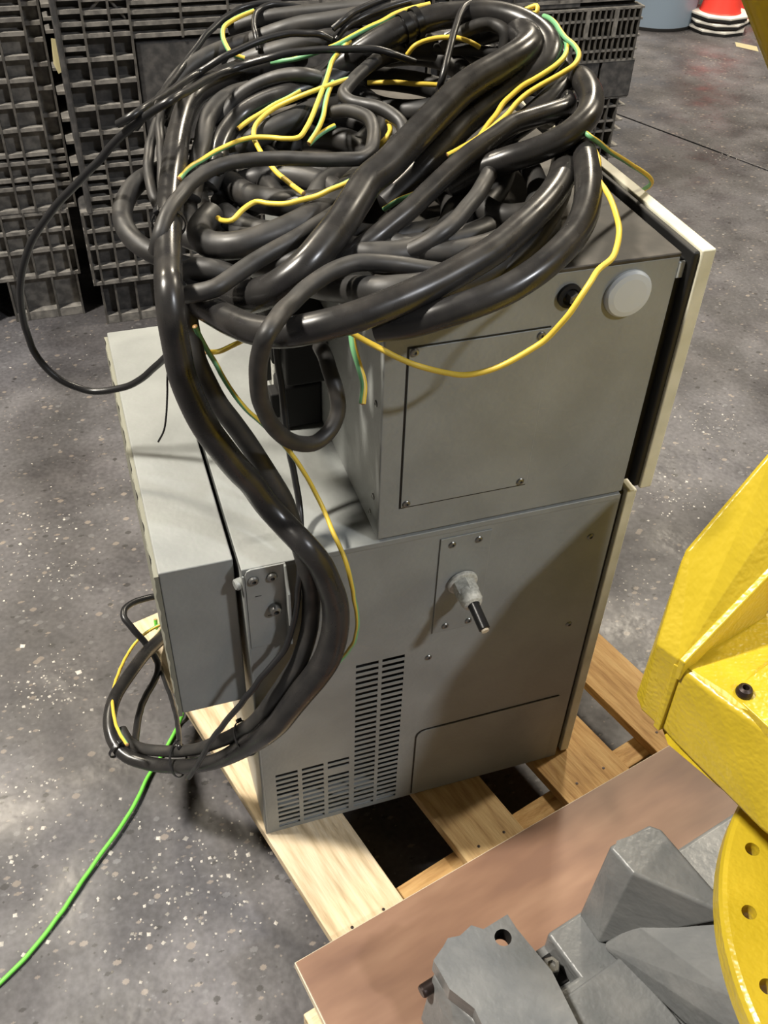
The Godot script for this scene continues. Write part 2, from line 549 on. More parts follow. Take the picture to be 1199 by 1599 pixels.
func build_hall() -> void:
	# the floor: slabs with a joint running back between them, cut along the line seen at the right
	var root := Node3D.new()
	root.name = "floor"
	root.set_meta("kind", "structure")
	add_child(root)
	var a := Vector3(2.372, FLOOR, -3.16)
	var d := Vector3(0.379, 0, 0.925)
	var p0 := a - d * 6.2
	var p1 := a + d * 9.0
	var g := Vector3(0.925, 0, -0.379) * 0.006
	var st := new_st()
	var lo := Vector3(0, -0.1, 0)
	hull(st, [Vector3(-6, FLOOR, p0.z), p0 - g, p1 - g, Vector3(-6, FLOOR, p1.z), Vector3(-6, FLOOR, p0.z) + lo, p0 - g + lo, p1 - g + lo, Vector3(-6, FLOOR, p1.z) + lo], 0.004)
	obj("slab", st, M.floor, root)
	st = new_st()
	hull(st, [p0 + g, Vector3(8, FLOOR, p0.z), Vector3(8, FLOOR, p1.z), p1 + g, p0 + g + lo, Vector3(8, FLOOR, p0.z) + lo, Vector3(8, FLOOR, p1.z) + lo, p1 + g + lo], 0.004)
	obj("slab", st, M.floor, root)
	st = new_st()
	box(st, Vector3(-6, FLOOR - 0.2, p0.z), Vector3(8, FLOOR - 0.012, p1.z), 0.0)
	obj("joint_filler", st, M.joint, root)
	st = new_st()
	quad(st, Vector3(3.5705, -0.1290, -4.0230), Vector3(3.6448, -0.1290, -3.9240), Vector3(3.6004, -0.1290, -3.8407), Vector3(3.5298, -0.1290, -3.9486), Vector3.UP)
	obj("painted_line", st, M.stripe, root)
	# loose flakes and grit
	var rng := RandomNumberGenerator.new()
	rng.seed = 5
	var fm := new_st()
	hull(fm, [Vector3(-1, 0, -0.5), Vector3(0.6, 0, -0.8), Vector3(1, 0, 0.4), Vector3(-0.3, 0, 0.9), Vector3(-0.5, 0.5, -0.2), Vector3(0.5, 0.4, 0.1)], 0.0)
	var mm := MultiMesh.new()
	mm.transform_format = MultiMesh.TRANSFORM_3D
	mm.use_colors = true
	mm.mesh = fm.commit()
	var clusters: Array = [Vector3(-0.2741, -0.1300, -0.8231), Vector3(-0.3161, -0.1300, -0.5046), Vector3(-0.3927, -0.1300, -0.2766), Vector3(-0.4077, -0.1300, -0.1704), Vector3(-0.1554, -0.1300, -0.0991), Vector3(-0.3324, -0.1300, -0.5396), Vector3(-0.3718, -0.1300, -0.0523), Vector3(-0.1849, -0.1300, 0.0281), Vector3(-0.0247, -0.1300, -0.0780), Vector3(-0.0769, -0.1300, 0.0159), Vector3(-0.3199, -0.1300, -0.9897), Vector3(1.2038, -0.1300, -0.6702), Vector3(1.4623, -0.1300, -0.9329), Vector3(2.5941, -0.1300, -2.6239), Vector3(0.9241, -0.1300, -0.4088)]
	var spots: Array = []
	for c in clusters:
		for k in 55:
			spots.append([c + Vector3(rng.randfn(0, 0.05), 0.0, rng.randfn(0, 0.045)), 0.0020 * exp(rng.randfn(0, 0.4))])
	for k in 1500:
		spots.append([Vector3(rng.randf_range(-1.3, 2.2), FLOOR, rng.randf_range(-2.0, 0.7)), 0.0018 * exp(rng.randfn(0, 0.45))])
	mm.instance_count = spots.size()
	for k in spots.size():
		var s: float = spots[k][1]
		var b := Basis(Vector3.UP, rng.randf() * TAU).scaled(Vector3(s, s * 0.5, s))
		mm.set_instance_transform(k, Transform3D(b, spots[k][0]))
		var w := rng.randf_range(0.18, 0.48) if k < clusters.size() * 55 else rng.randf_range(0.12, 0.42)
		mm.set_instance_color(k, Color(w, w * 0.95, w * 0.87))
	var mi := MultiMeshInstance3D.new()
	mi.name = numbered("floor_grit")
	mi.multimesh = mm
	mi.material_override = M.chips
	mi.set_meta("kind", "stuff")
	add_child(mi, true)
	tag(mi, "pale flakes and grit scattered over the dark floor", "debris")
	# walls, all out of the picture
	var w0 := Vector3(-6, FLOOR - 0.2, p0.z)
	var w1 := Vector3(8, 5.0, p1.z)
	for e in [["wall_left", Vector3(w0.x - 0.2, w0.y, w0.z - 0.2), Vector3(w0.x, w1.y, w1.z + 0.2)], ["wall_right", Vector3(w1.x, w0.y, w0.z - 0.2), Vector3(w1.x + 0.2, w1.y, w1.z + 0.2)], ["wall_back", Vector3(w0.x, w0.y, w0.z - 0.2), Vector3(w1.x, w1.y, w0.z)], ["wall_front", Vector3(w0.x, w0.y, w1.z), Vector3(w1.x, w1.y, w1.z + 0.2)]]:
		st = new_st()
		box(st, e[1], e[2], 0.0)
		struct(e[0], st, M.wall)
	var ceil := Node3D.new()
	ceil.name = "ceiling"
	ceil.set_meta("kind", "structure")
	add_child(ceil)
	st = new_st()
	box(st, Vector3(w0.x - 0.2, 5.0, w0.z - 0.2), Vector3(w1.x + 0.2, 5.2, w1.z + 0.2), 0.0)
	obj("ceiling_slab", st, M.ceiling, ceil)
	for l in LAMPS:
		lamp(ceil, l[0], l[1], l[2], l[3])

func build_cabinet() -> void:
	var t := thing("control_cabinet", "grey steel control cabinet with cream doors standing on the wooden pallet", "cabinet", Vector3(0.26, 0, -0.29))
	var o := Vector3(-0.26, 0, 0.29)                      # scene point -> the cabinet's own axes
	var sx := Transform3D(Basis(), o)
	# lower body: hollow, so that the vent slots open into a dark inside
	var holes: Array = []
	for c in [0.153, 0.192]:
		for k in 29:
			holes.append(Rect2(c, 0.0095 + k * 0.0127, 0.0335, 0.0070))
	for c in [0.028, 0.069, 0.110]:
		for k in 12:
			if c == 0.110 and k == 9:
				continue
			holes.append(Rect2(c, 0.0095 + k * 0.0127, 0.0345, 0.0070))
	var st := new_st()
	slotted(st, Rect2(0.006, 0.0, 0.514, 0.6005), holes, 0.0, 0.0012)
	var side := obj("vented_side_panel", st, M.paint, t)
	side.position = o
	st = new_st()
	box(st, Vector3(0.006, 0.0, -0.59), Vector3(0.016, 0.6005, -0.0027), 0.001, sx)
	box(st, Vector3(0.510, 0.0, -0.59), Vector3(0.520, 0.6005, -0.0027), 0.001, sx)
	box(st, Vector3(0.006, 0.0, -0.59), Vector3(0.520, 0.6005, -0.58), 0.001, sx)
	box(st, Vector3(0.006, 0.5935, -0.589), Vector3(0.519, 0.603, 0.0008), 0.0015, sx)
	box(st, Vector3(0.007, 0.0, -0.589), Vector3(0.519, 0.008, -0.003), 0.001, sx)
	obj("lower_body", st, M.paint, t)
	st = new_st()
	box(st, Vector3(0.02, 0.012, -0.56), Vector3(0.50, 0.57, -0.05), 0.004, sx)
	obj("inner_chassis", st, M.dark, t)
	# upper body
	st = new_st()
	box(st, Vector3(0.178, 0.6065, -0.59), Vector3(0.520, 0.946, 0.0), 0.0022, sx)
	var ub := obj("upper_body", st, M.paint, t)
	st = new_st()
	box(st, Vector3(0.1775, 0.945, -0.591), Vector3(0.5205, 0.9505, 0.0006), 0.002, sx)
	obj("lid", st, M.paint_shaded, t)
	# hatch on the upper side: a thin plate in a dark gap
	st = new_st()
	box(st, Vector3(0.2045, 0.6525, 0.0), Vector3(0.3725, 0.8815, 0.0007), 0.0, sx)
	obj("hatch_gap", st, M.seal, t)
	st = new_st()
	box(st, Vector3(0.2062, 0.6545, 0.0), Vector3(0.374, 0.8798, 0.0020), 0.0008, sx)
	var hatch := obj("hatch_plate", st, M.paint, t)
	for q in [Vector3(0.213, 0.660, 0.002), Vector3(0.364, 0.661, 0.002), Vector3(0.212, 0.875, 0.002), Vector3(0.361, 0.872, 0.002)]:
		screw(hatch, q + o, Vector3(0, 0, 1), 0.0052, M.steel)
	# round blanking cap and open hole
	st = new_st()
	lathe(st, [Vector2(0.0285, 0), Vector2(0.0285, 0.003), Vector2(0.026, 0.0062), Vector2(0.020, 0.0075), Vector2(0, 0.0082)], frame_to(Vector3(0.461, 0.909, 0) + o, Vector3(0, 0, 1)), 40)
	var cp := obj("blanking_cap", st, M.cap, t)
	cp.set_meta("label", "pale grey round blanking cap")
	st = new_st()
	lathe(st, [Vector2(0.014, 0.0), Vector2(0.014, 0.004), Vector2(0.010, 0.005), Vector2(0.008, 0.002), Vector2(0, 0.002)], frame_to(Vector3(0.388, 0.917, 0) + o, Vector3(0, 0, 1)), 24)
	obj("plug_socket", st, M.dark, t)
	st = new_st()
	lathe(st, [Vector2(0.0075, 0.0), Vector2(0.0075, 0.009), Vector2(0.0055, 0.010), Vector2(0.004, 0.006), Vector2(0, 0.006)], frame_to(Vector3(0.391, 0.917, 0.002) + o, Vector3(0, 0, 1)), 6, true)
	obj("plug_nut", st, M.steel, t)
	# plate with the cable gland
	st = new_st()
	box(st, Vector3(0.2635, 0.405, 0.0), Vector3(0.335, 0.5865, 0.0022), 0.0009, sx)
	var gp := obj("gland_plate", st, M.paint, t)
	for q in [Vector3(0.280, 0.574, 0.0022), Vector3(0.317, 0.574, 0.0022), Vector3(0.282, 0.417, 0.0022), Vector3(0.317, 0.417, 0.0022)]:
		screw(gp, q + o, Vector3(0, 0, 1), 0.0052, M.steel)
	for q in [Vector3(0.262, 0.353, 0), Vector3(0.488, 0.532, 0), Vector3(0.486, 0.353, 0)]:
		screw(t, q + o, Vector3(0, 0, 1), 0.0052, M.steel)
	var gd := Vector3(0.02, -0.10, 1).normalized()
	var gx := frame_to(Vector3(0.300, 0.500, 0.002) + o, gd)
	st = new_st()
	lathe(st, [Vector2(0.0215, 0), Vector2(0.0215, 0.0035), Vector2(0.020, 0.005), Vector2(0.014, 0.0055)], gx, 32)
	lathe(st, [Vector2(0.0165, 0.004), Vector2(0.0165, 0.022), Vector2(0.0150, 0.026), Vector2(0.011, 0.027)], gx, 6, true)
	lathe(st, [Vector2(0.0155, 0.020), Vector2(0.0155, 0.034), Vector2(0.0125, 0.040), Vector2(0.0085, 0.042), Vector2(0.008, 0.038)], gx, 24)
	var gl := obj("cable_gland", st, M.gland, t)
	gl.set_meta("label", "pale cable gland with hexagon nut")
	st = new_st()
	tube(st, PackedVector3Array([gx * Vector3(0, 0.028, 0), gx * Vector3(0, 0.040, 0), lerp(gx * Vector3(0, 0.040, 0), Vector3(0.3031, 0.4851, 0.0780) + o, 0.5), Vector3(0.3031, 0.4851, 0.0780) + o]), 0.0078, 18)
	var stub := obj("cut_cable_stub", st, M.cab, t)
	st = new_st()
	lathe(st, [Vector2(0.0055, 0), Vector2(0.0052, 0.0035), Vector2(0, 0.0036)], frame_to(Vector3(0.3031, 0.4851, 0.0780) + o, (Vector3(0.3031, 0.4851, 0.0780) + o - gx * Vector3(0, 0.040, 0))), 12)
	obj("cut_end", st, M.board_edge, stub)
	# raised hatch at the bottom with one rounded corner
	st = new_st()
	var q2: Array = []
	for e in [0.0, 0.0009]:
		for v in [Vector2(0.252, 0.006), Vector2(0.498, 0.006), Vector2(0.498, 0.1785), Vector2(0.267, 0.1785), Vector2(0.2593, 0.1765), Vector2(0.254, 0.171), Vector2(0.252, 0.163)]:
			q2.append(Vector3(v.x, v.y, e))
	hull(st, q2, 0.0, sx)
	obj("bottom_hatch_gap", st, M.seal, t)
	st = new_st()
	for k in q2.size():
		var v: Vector3 = q2[k]
		q2[k] = Vector3(v.x + 0.0018, v.y - 0.0018, v.z * 2.2)
	hull(st, q2, 0.0006, sx)
	obj("bottom_hatch", st, M.paint, t)
	# front doors on the far right with their seals
	st = new_st()
	box(st, Vector3(0.5205, 0.622, -0.595), Vector3(0.536, 0.940, -0.004), 0.003, sx)
	box(st, Vector3(0.529, 0.619, -0.603), Vector3(0.538, 0.9535, 0.0095), 0.003, sx)
	obj("upper_door_seal", st, M.seal, t)
	st = new_st()
	box(st, Vector3(0.537, 0.617, -0.606), Vector3(0.5545, 0.9565, 0.013), 0.0022, sx)
	obj("upper_door", st, M.cream, t)
	st = new_st()
	box(st, Vector3(0.5205, 0.918, -0.012), Vector3(0.529, 0.938, -0.001), 0.001, sx)
	obj("door_stay", st, M.cap, t)
	st = new_st()
	box(st, Vector3(0.5203, 0.004, -0.595), Vector3(0.532, 0.596, -0.010), 0.003, sx)
	obj("lower_door_seal", st, M.seal, t)
	st = new_st()
	box(st, Vector3(0.532, 0.0015, -0.606), Vector3(0.5475, 0.600, -0.0035), 0.0022, sx)
	obj("lower_door", st, M.cream, t)
	# rear box hung on the left with a rippled foil edge
	st = new_st()
	box(st, Vector3(-0.090, 0.329, -0.588), Vector3(0.0005, 0.603, -0.021), 0.0022, sx)
	var rb := obj("rear_box", st, M.paint, t)
	st = new_st()
	var n := 120
	for k in n:
		var y0 := lerpf(0.327, 0.600, float(k) / n)
		var y1 := lerpf(0.327, 0.600, float(k + 1) / n)
		var x0 := -0.0955 + 0.0004 * sin(y0 * 330.0) + 0.0008 * sin(y0 * 131.0)
		var x1 := -0.0955 + 0.0004 * sin(y1 * 330.0) + 0.0008 * sin(y1 * 131.0)
		quad(st, Vector3(x0, y0, -0.019) + o, Vector3(-0.0898, y0, -0.019) + o, Vector3(-0.0898, y1, -0.019) + o, Vector3(x1, y1, -0.019) + o, Vector3(0, 0, 1))
		quad(st, Vector3(x0, y0, -0.019) + o, Vector3(x1, y1, -0.019) + o, Vector3(x1, y1, -0.58) + o, Vector3(x0, y0, -0.58) + o, Vector3(-1, 0, 0))
	for k in n:
		var z0 := lerpf(-0.58, -0.019, float(k) / n)
		var z1 := lerpf(-0.58, -0.019, float(k + 1) / n)
		var x0 := -0.0955 + 0.0005 * sin(z0 * 210.0) + 0.0010 * sin(z0 * 97.0)
		var x1 := -0.0955 + 0.0005 * sin(z1 * 210.0) + 0.0010 * sin(z1 * 97.0)
		quad(st, Vector3(x0, 0.5995, z0) + o, Vector3(-0.0898, 0.5995, z0) + o, Vector3(-0.0898, 0.5995, z1) + o, Vector3(x1, 0.5995, z1) + o, Vector3(0, 1, 0))
	var rip := obj("rippled_edging", st, M.edging, rb)
	rip.set_meta("label", "rippled pale edging strip")
	st = new_st()
	lathe(st, [Vector2(0.0075, 0), Vector2(0.0075, 0.008), Vector2(0.006, 0.0095), Vector2(0, 0.0095)], frame_to(Vector3(0.0065, 0.573, -0.008) + o, Vector3(-1, 0.0, 0.25)), 18)
	obj("hinge_knob", st, M.paint, t)
	# hinge bracket with a bent flange
	st = new_st()
	var bp: Array = []
	for e in [0.0004, 0.0030]:
		for v in [Vector2(0.0095, 0.46), Vector2(0.060, 0.46), Vector2(0.060, 0.602), Vector2(0.017, 0.602), Vector2(0.012, 0.600), Vector2(0.0095, 0.594)]:
			bp.append(Vector3(v.x, v.y, e))
	hull(st, bp, 0.0008, sx)
	hull(st, [Vector3(0.0575, 0.602, 0.0005), Vector3(0.0605, 0.602, 0.0005), Vector3(0.0575, 0.60, 0.006), Vector3(0.0605, 0.60, 0.006), Vector3(0.0575, 0.566, 0.022), Vector3(0.0605, 0.566, 0.022), Vector3(0.0575, 0.474, 0.022), Vector3(0.0605, 0.474, 0.022), Vector3(0.0575, 0.460, 0.0005), Vector3(0.0605, 0.460, 0.0005)], 0.0008, sx)
	var br := obj("hinge_bracket", st, M.paint, t)
	screw(br, Vector3(0.0195, 0.584, 0.003) + o, Vector3(0, 0, 1), 0.0068, M.steel, "bolt", 0.75)
	screw(br, Vector3(0.0425, 0.584, 0.003) + o, Vector3(0, 0, 1), 0.0068, M.steel, "bolt", 0.75)
	screw(br, Vector3(0.0435, 0.529, 0.003) + o, Vector3(0, 0, 1), 0.0085, M.steel, "bolt", 1.3)
	st = new_st()
	box(st, Vector3(0.034, 0.5155, 0.0028), Vector3(0.052, 0.5165, 0.0033), 0.0, sx)
	obj("scribed_mark", st, M.seal, br)
	st = new_st()
	box(st, Vector3(0.020, 0.5545, 0.0028), Vector3(0.028, 0.5555, 0.0033), 0.0, sx)
	obj("scribed_mark", st, M.seal, br)
	st = new_st()
	box(st, Vector3(0.0062, 0.01, -0.001), Vector3(0.0092, 0.592, 0.0022), 0.001, sx)
	obj("corner_flange", st, M.paint, t)
	# rear-side screws and connectors on the upper body's left face, above the shelf
	for q in [Vector3(0.178, 0.662, -0.020), Vector3(0.178, 0.628, -0.031), Vector3(0.178, 0.80, -0.02)]:
		screw(ub, q + o, Vector3(-1, 0, 0), 0.0042, M.steel)
	for e in CONNECTORS:
		st = new_st()
		box(st, e[0], e[1], 0.004, sx)
		var c := obj("connector_block", st, M[e[2]], t)
		st = new_st()
		box(st, Vector3(e[0].x - 0.012, lerpf(e[0].y, e[1].y, 0.2), lerpf(e[0].z, e[1].z, 0.2)), Vector3(e[0].x + 0.002, lerpf(e[0].y, e[1].y, 0.8), lerpf(e[0].z, e[1].z, 0.8)), 0.003, sx)
		obj("connector_hood", st, M.dark, c)

const CONNECTORS := [
	[Vector3(0.125, 0.612, -0.40), Vector3(0.177, 0.70, -0.33), "gland"],
	[Vector3(0.118, 0.606, -0.30), Vector3(0.177, 0.675, -0.255), "dark"],
	[Vector3(0.120, 0.70, -0.36), Vector3(0.177, 0.80, -0.22), "dark"],
	[Vector3(0.115, 0.64, -0.52), Vector3(0.177, 0.78, -0.43), "dark"],
]

func build_pallet() -> void:
	var t := thing("wooden_pallet", "pale wooden pallet of wide boards under the grey cabinet", "pallet", Vector3(0.0204, 0.0000, 0.0133) + Vector3(-0.0125, 0, 0), deg_to_rad(16.0))
	var us := [[0.0, 0.125], [0.245, 0.359], [0.452, 0.588], [0.653, 0.760]]
	var i := 0
	for u in us:
		var st := new_st()
		box(st, Vector3(u[0], -0.021, -0.552 + 0.006 * (i % 3)), Vector3(u[1], -0.0006, 0.62 + 0.005 * ((i * 2) % 3)), 0.0016)
		obj("deck_board", st, M["wood%d" % [2, 0, 1, 1][i]], t)
		for v in [-0.515, 0.19, 0.59]:
			for e in [0.28, 0.72]:
				var ns := new_st()
				lathe(ns, [Vector2(0.0026, -0.0012), Vector2(0.0026, -0.0002), Vector2(0, 0.0001)], Transform3D(Basis(), Vector3(lerpf(u[0], u[1], e), 0, v + 0.006 * e)), 8)
				obj("nail", ns, M.brown_steel, t)
		i += 1
	for v in [-0.535, 0.168, 0.575]:
		var st := new_st()
		box(st, Vector3(0.030, -0.110, v), Vector3(0.755, -0.0213, v + 0.042), 0.002)
		obj("stringer", st, M.woodx1, t)
	for u in [[0.04, 0.14], [0.30, 0.40], [0.54, 0.64]]:
		var st := new_st()
		box(st, Vector3(u[0], FLOOR + 0.0008, -0.55), Vector3(u[1], -0.1103, 0.62), 0.002)
		obj("bottom_board", st, M.wood0, t)

func build_board() -> void:
	var at := Vector3(-0.0024, 0.0190, 0.2207)
	at.y = 0.0
	var t := thing("base_board", "brown faced board with a pale edge lying under the robot's grey base", "board", at, deg_to_rad(13.4))
	var st := new_st()
	hull(st, [Vector3(0, 0.0004, 0), Vector3(1.05, 0.0004, 0), Vector3(1.05, 0.0004, 0.95), Vector3(-0.030, 0.0004, 0.95), Vector3(0, 0.0175, 0), Vector3(1.05, 0.0175, 0), Vector3(1.05, 0.0175, 0.95), Vector3(-0.030, 0.0175, 0.95)], 0.0008)
	obj("core", st, M.board_edge, t)
	st = new_st()
	hull(st, [Vector3(0.0015, 0.0172, 0.0015), Vector3(1.049, 0.0172, 0.0015), Vector3(1.049, 0.0172, 0.949), Vector3(-0.028, 0.0172, 0.949), Vector3(0.0015, 0.0190, 0.0015), Vector3(1.049, 0.0190, 0.0015), Vector3(1.049, 0.0190, 0.949), Vector3(-0.028, 0.0190, 0.949)], 0.0007)
	obj("brown_face", st, M.board, t)
	var bl := Vector3(0.0028, -0.0040, 0.2821)
	var b := thing("wood_batten", "pale wood block sticking out left under the brown board's corner", "wood block", Vector3(bl.x, FLOOR, bl.z), deg_to_rad(13.4))
	st = new_st()
	box(st, Vector3(-0.010, 0.0008, 0.0), Vector3(0.11, 0.127, 0.30), 0.003)
	obj("block", st, M.woodx2, b)
	st = new_st()
	box(st, Vector3(-0.022, 0.0008, 0.008), Vector3(-0.0102, 0.10, 0.29), 0.002)
	obj("cleat", st, M.wood2, b)

func build_robot() -> void:
	var at := Vector3(0.756, 0.019, 0.608)
	var t := thing("industrial_robot", "yellow industrial robot arm on a grey cast base at the lower right", "robot", at)
	var s := Transform3D(Basis(), -at)
	var st := new_st()
	# grey base: slab, raised decks, corner tower, foot flange
	var u := Vector3(cos(deg_to_rad(13.6)), 0, -sin(deg_to_rad(13.6)))
	var w := Vector3(sin(deg_to_rad(13.6)), 0, cos(deg_to_rad(13.6)))
	var A := Vector3(0.3150, 0.1000, 0.3277)
	A.y = 0.0194
	var lift := Vector3(0, 0.085, 0)
	# right slab behind and under the tower
	var a1 := A + u * 0.075
	hull(st, [a1, a1 + u * 0.75, a1 + u * 0.75 + w * 0.60, a1 + w * 0.60, a1 + lift, a1 + u * 0.75 + lift, a1 + u * 0.75 + w * 0.60 + lift, a1 + w * 0.60 + lift], 0.008, s)
	# front slab (towards the viewer) beyond the bolt pocket
	var a2 := A + w * 0.068 - u * 0.06
	hull(st, [a2, a2 + u * 0.75, a2 + u * 0.75 + w * 0.5, a2 + w * 0.5, a2 + lift, a2 + u * 0.75 + lift, a2 + u * 0.75 + w * 0.5 + lift, a2 + w * 0.5 + lift], 0.006, s)
	# wall between pocket and tower foot
	var a3 := A + u * 0.022
	hull(st, [a3, a3 + u * 0.08, a3 + u * 0.08 + w * 0.09, a3 + w * 0.09, a3 + lift, a3 + u * 0.08 + lift, a3 + u * 0.08 + w * 0.09 + lift, a3 + w * 0.09 + lift], 0.006, s)
	var pk := A - u * 0.03
	hull(st, [pk, pk + u * 0.08, pk + u * 0.08 + w * 0.10, pk + w * 0.10, pk + lift * 0.55, pk + u * 0.08 + lift * 0.55, pk + u * 0.08 + w * 0.10 + lift * 0.55, pk + w * 0.10 + lift * 0.55], 0.004, s)
	obj("base_casting", st, M.cast, t)
	# tower
	st = new_st()
	hull(st, [Vector3(0.4138, 0.2600, 0.3006), Vector3(0.4242, 0.2600, 0.2990), Vector3(0.4794, 0.2600, 0.2884), Vector3(0.4919, 0.2600, 0.2992), Vector3(0.5215, 0.2600, 0.4339), Vector3(0.4254, 0.2600, 0.3437), Vector3(0.3929, 0.1040, 0.3128), Vector3(0.4003, 0.1040, 0.3570), Vector3(0.4355, 0.1650, 0.3697), Vector3(0.6074, 0.1000, 0.3801), Vector3(0.6030, 0.0200, 0.2272), Vector3(0.4246, 0.0200, 0.2802), Vector3(0.4325, 0.0200, 0.3272)], 0.006, s)
	obj("base_tower", st, M.cast, t)
	# sloping right deck rising to the ring, and lower left deck with the groove between them
	st = new_st()
	hull(st, [Vector3(0.3994, 0.1120, 0.3633), Vector3(0.4355, 0.1650, 0.3697), Vector3(0.5241, 0.2350, 0.4097), Vector3(0.4771, 0.2350, 0.5132), Vector3(0.4804, 0.2200, 0.5685), Vector3(0.4487, 0.1300, 0.4937), Vector3(0.4291, 0.1200, 0.3890), Vector3(0.6343, 0.0500, 0.3633), Vector3(0.5630, 0.0500, 0.5322), Vector3(0.4829, 0.0500, 0.4732), Vector3(0.4232, 0.0500, 0.3414)], 0.006, s)
	obj("sloping_deck", st, M.cast, t)
	st = new_st()
	hull(st, [Vector3(0.2775, 0.1120, 0.4215), Vector3(0.4086, 0.1220, 0.3899), Vector3(0.4178, 0.1220, 0.3928), Vector3(0.4395, 0.1220, 0.4812), Vector3(0.4564, 0.1220, 0.5711), Vector3(0.3080, 0.1120, 0.5210), Vector3(0.2956, 0.0500, 0.4025), Vector3(0.4370, 0.0500, 0.3658), Vector3(0.4696, 0.0500, 0.4621), Vector3(0.4874, 0.0500, 0.5569), Vector3(0.3275, 0.0500, 0.5066)], 0.004, s)
	obj("lower_deck", st, M.cast, t)
	# foot flange with a through hole
	var top := 0.120
	var poly := PackedVector2Array()
	for q in [Vector3(0.1626, 0.1200, 0.3284), Vector3(0.1812, 0.1200, 0.3155), Vector3(0.1910, 0.1200, 0.3068), Vector3(0.2081, 0.1200, 0.3085), Vector3(0.2275, 0.1200, 0.2998), Vector3(0.2415, 0.1200, 0.3097), Vector3(0.2808, 0.1200, 0.3004), Vector3(0.2847, 0.1200, 0.3222), Vector3(0.3059, 0.1200, 0.3879), Vector3(0.3094, 0.1200, 0.4623), Vector3(0.1980, 0.1200, 0.4740), Vector3(0.1914, 0.1200, 0.4011), Vector3(0.1699, 0.1200, 0.3694)]:
		poly.append(Vector2(q.x - at.x, q.z - at.z))
	var cs := CSGCombiner3D.new()
	cs.name = "foot_flange"
	t.add_child(cs, true)
	var pg := CSGPolygon3D.new()
	pg.name = "flange_body"
	pg.polygon = poly
	pg.mode = CSGPolygon3D.MODE_DEPTH
	pg.depth = 0.030
	pg.rotation_degrees.x = 90
	pg.position.y = top - at.y
	pg.material = M.cast
	cs.add_child(pg, true)
	var hp := Vector3(0.2622, 0.1200, 0.3281)
	var hc := CSGCylinder3D.new()
	hc.name = "bolt_hole"
	hc.operation = CSGShape3D.OPERATION_SUBTRACTION
	hc.radius = 0.0115
	hc.height = 0.09
	hc.sides = 28
	hc.position = Vector3(hp.x - at.x, top - at.y, hp.z - at.z)
	hc.material = M.dark
	cs.add_child(hc, true)
	st = new_st()
	hull(st, [Vector3(0.1654, 0.1195, 0.3308), Vector3(0.1738, 0.1195, 0.3687), Vector3(0.1948, 0.1195, 0.3995), Vector3(0.2331, 0.1195, 0.4924), Vector3(0.1428, 0.0195, 0.3521), Vector3(0.1637, 0.0195, 0.3257), Vector3(0.1613, 0.0195, 0.4599), Vector3(0.2776, 0.0195, 0.3613), Vector3(0.2442, 0.1000, 0.3929)], 0.006, s)
	obj("foot_block", st, M.cast, t)
	var bp := Vector3(0.1572, 0.0980, 0.3399) - at
	st = new_st()
	lathe(st, [Vector2(0, -0.02), Vector2(0.009, -0.02), Vector2(0.009, 0.012), Vector2(0.0075, 0.0145), Vector2(0, 0.0145)], frame_to(bp, -u), 16)
	var pb := obj("side_bolt", st, M.brown_steel, t)
	pb.set_meta("label", "rusty brown bolt head on the flange's left edge")
	var hx := Vector3(0.3269, 0.0850, 0.3613) - at
	st = new_st()
	lathe(st, [Vector2(0.0125, -0.02), Vector2(0.0125, 0.010), Vector2(0.011, 0.012), Vector2(0.006, 0.0125), Vector2(0.0055, 0.006), Vector2(0, 0.006)], Transform3D(Basis(), hx), 6, true)
	obj("hexagon_bolt", st, M.steel, t)
	st = new_st()
	box(st, Vector3(-0.026, -0.02, -0.022), Vector3(0.026, -0.012, 0.022), 0.001, Transform3D(Basis(Vector3.UP, deg_to_rad(13.6)), hx + Vector3(0, -0.004, 0)))  # dark plate laid in the bolt pocket, standing in for its shade
	obj("recess_shade", st, M.dark, t)
	# pedestal and yellow turntable ring with its bolt holes
	st = new_st()
	lathe(st, [Vector2(0.30, 0.0), Vector2(0.30, 0.18), Vector2(0.285, 0.20), Vector2(0.285, 0.30)], Transform3D(), 64)
	obj("pedestal", st, M.cast, t)
	var ring := CSGCombiner3D.new()
	ring.name = "turntable_ring"
	t.add_child(ring, true)
	var sp := CSGPolygon3D.new()
	sp.name = "ring_body"
	sp.polygon = PackedVector2Array([Vector2(0.16, 0.291), Vector2(0.329, 0.291), Vector2(0.334, 0.297), Vector2(0.334, 0.323), Vector2(0.331, 0.3285), Vector2(0.326, 0.331), Vector2(0.16, 0.331)])
	sp.mode = CSGPolygon3D.MODE_SPIN
	sp.spin_sides = 120
	sp.smooth_faces = false
	sp.material = M.yellow
	ring.add_child(sp, true)
	var h0 := Vector3(0.4906, 0.3500, 0.4639) - at
	var h1 := Vector3(0.5372, 0.3500, 0.3931) - at
	var ang := atan2(h0.z, h0.x)
	var stepa := atan2(h1.z, h1.x) - ang
	stepa = wrapf(stepa, -PI, PI)
	var hr := Vector2(h0.x, h0.z).length()
	for k in range(-3, 4):
		var c := CSGCylinder3D.new()
		c.name = "ring_hole"
		c.operation = CSGShape3D.OPERATION_SUBTRACTION
		c.radius = 0.0088
		c.height = 0.10
		c.sides = 24
		var aa := ang + k * stepa
		c.position = Vector3(hr * cos(aa), 0.331, hr * sin(aa))
		c.material = M.yellow
		ring.add_child(c, true)
	st = new_st()
	lathe(st, [Vector2(0.235, 0.331), Vector2(0.235, 0.60), Vector2(0.22, 0.62), Vector2(0, 0.62)], Transform3D(), 48)
	obj("turret", st, M.yellow, t)
	# yellow casting over the ring: tall flank, front block, bolted cover
	st = new_st()
	var n0 := Vector3(0.4707, 0.5600, 0.2504)
	var s3 := n0 + (Vector3(0.5856, 0.6450, 0.2162) - n0) * 1.40
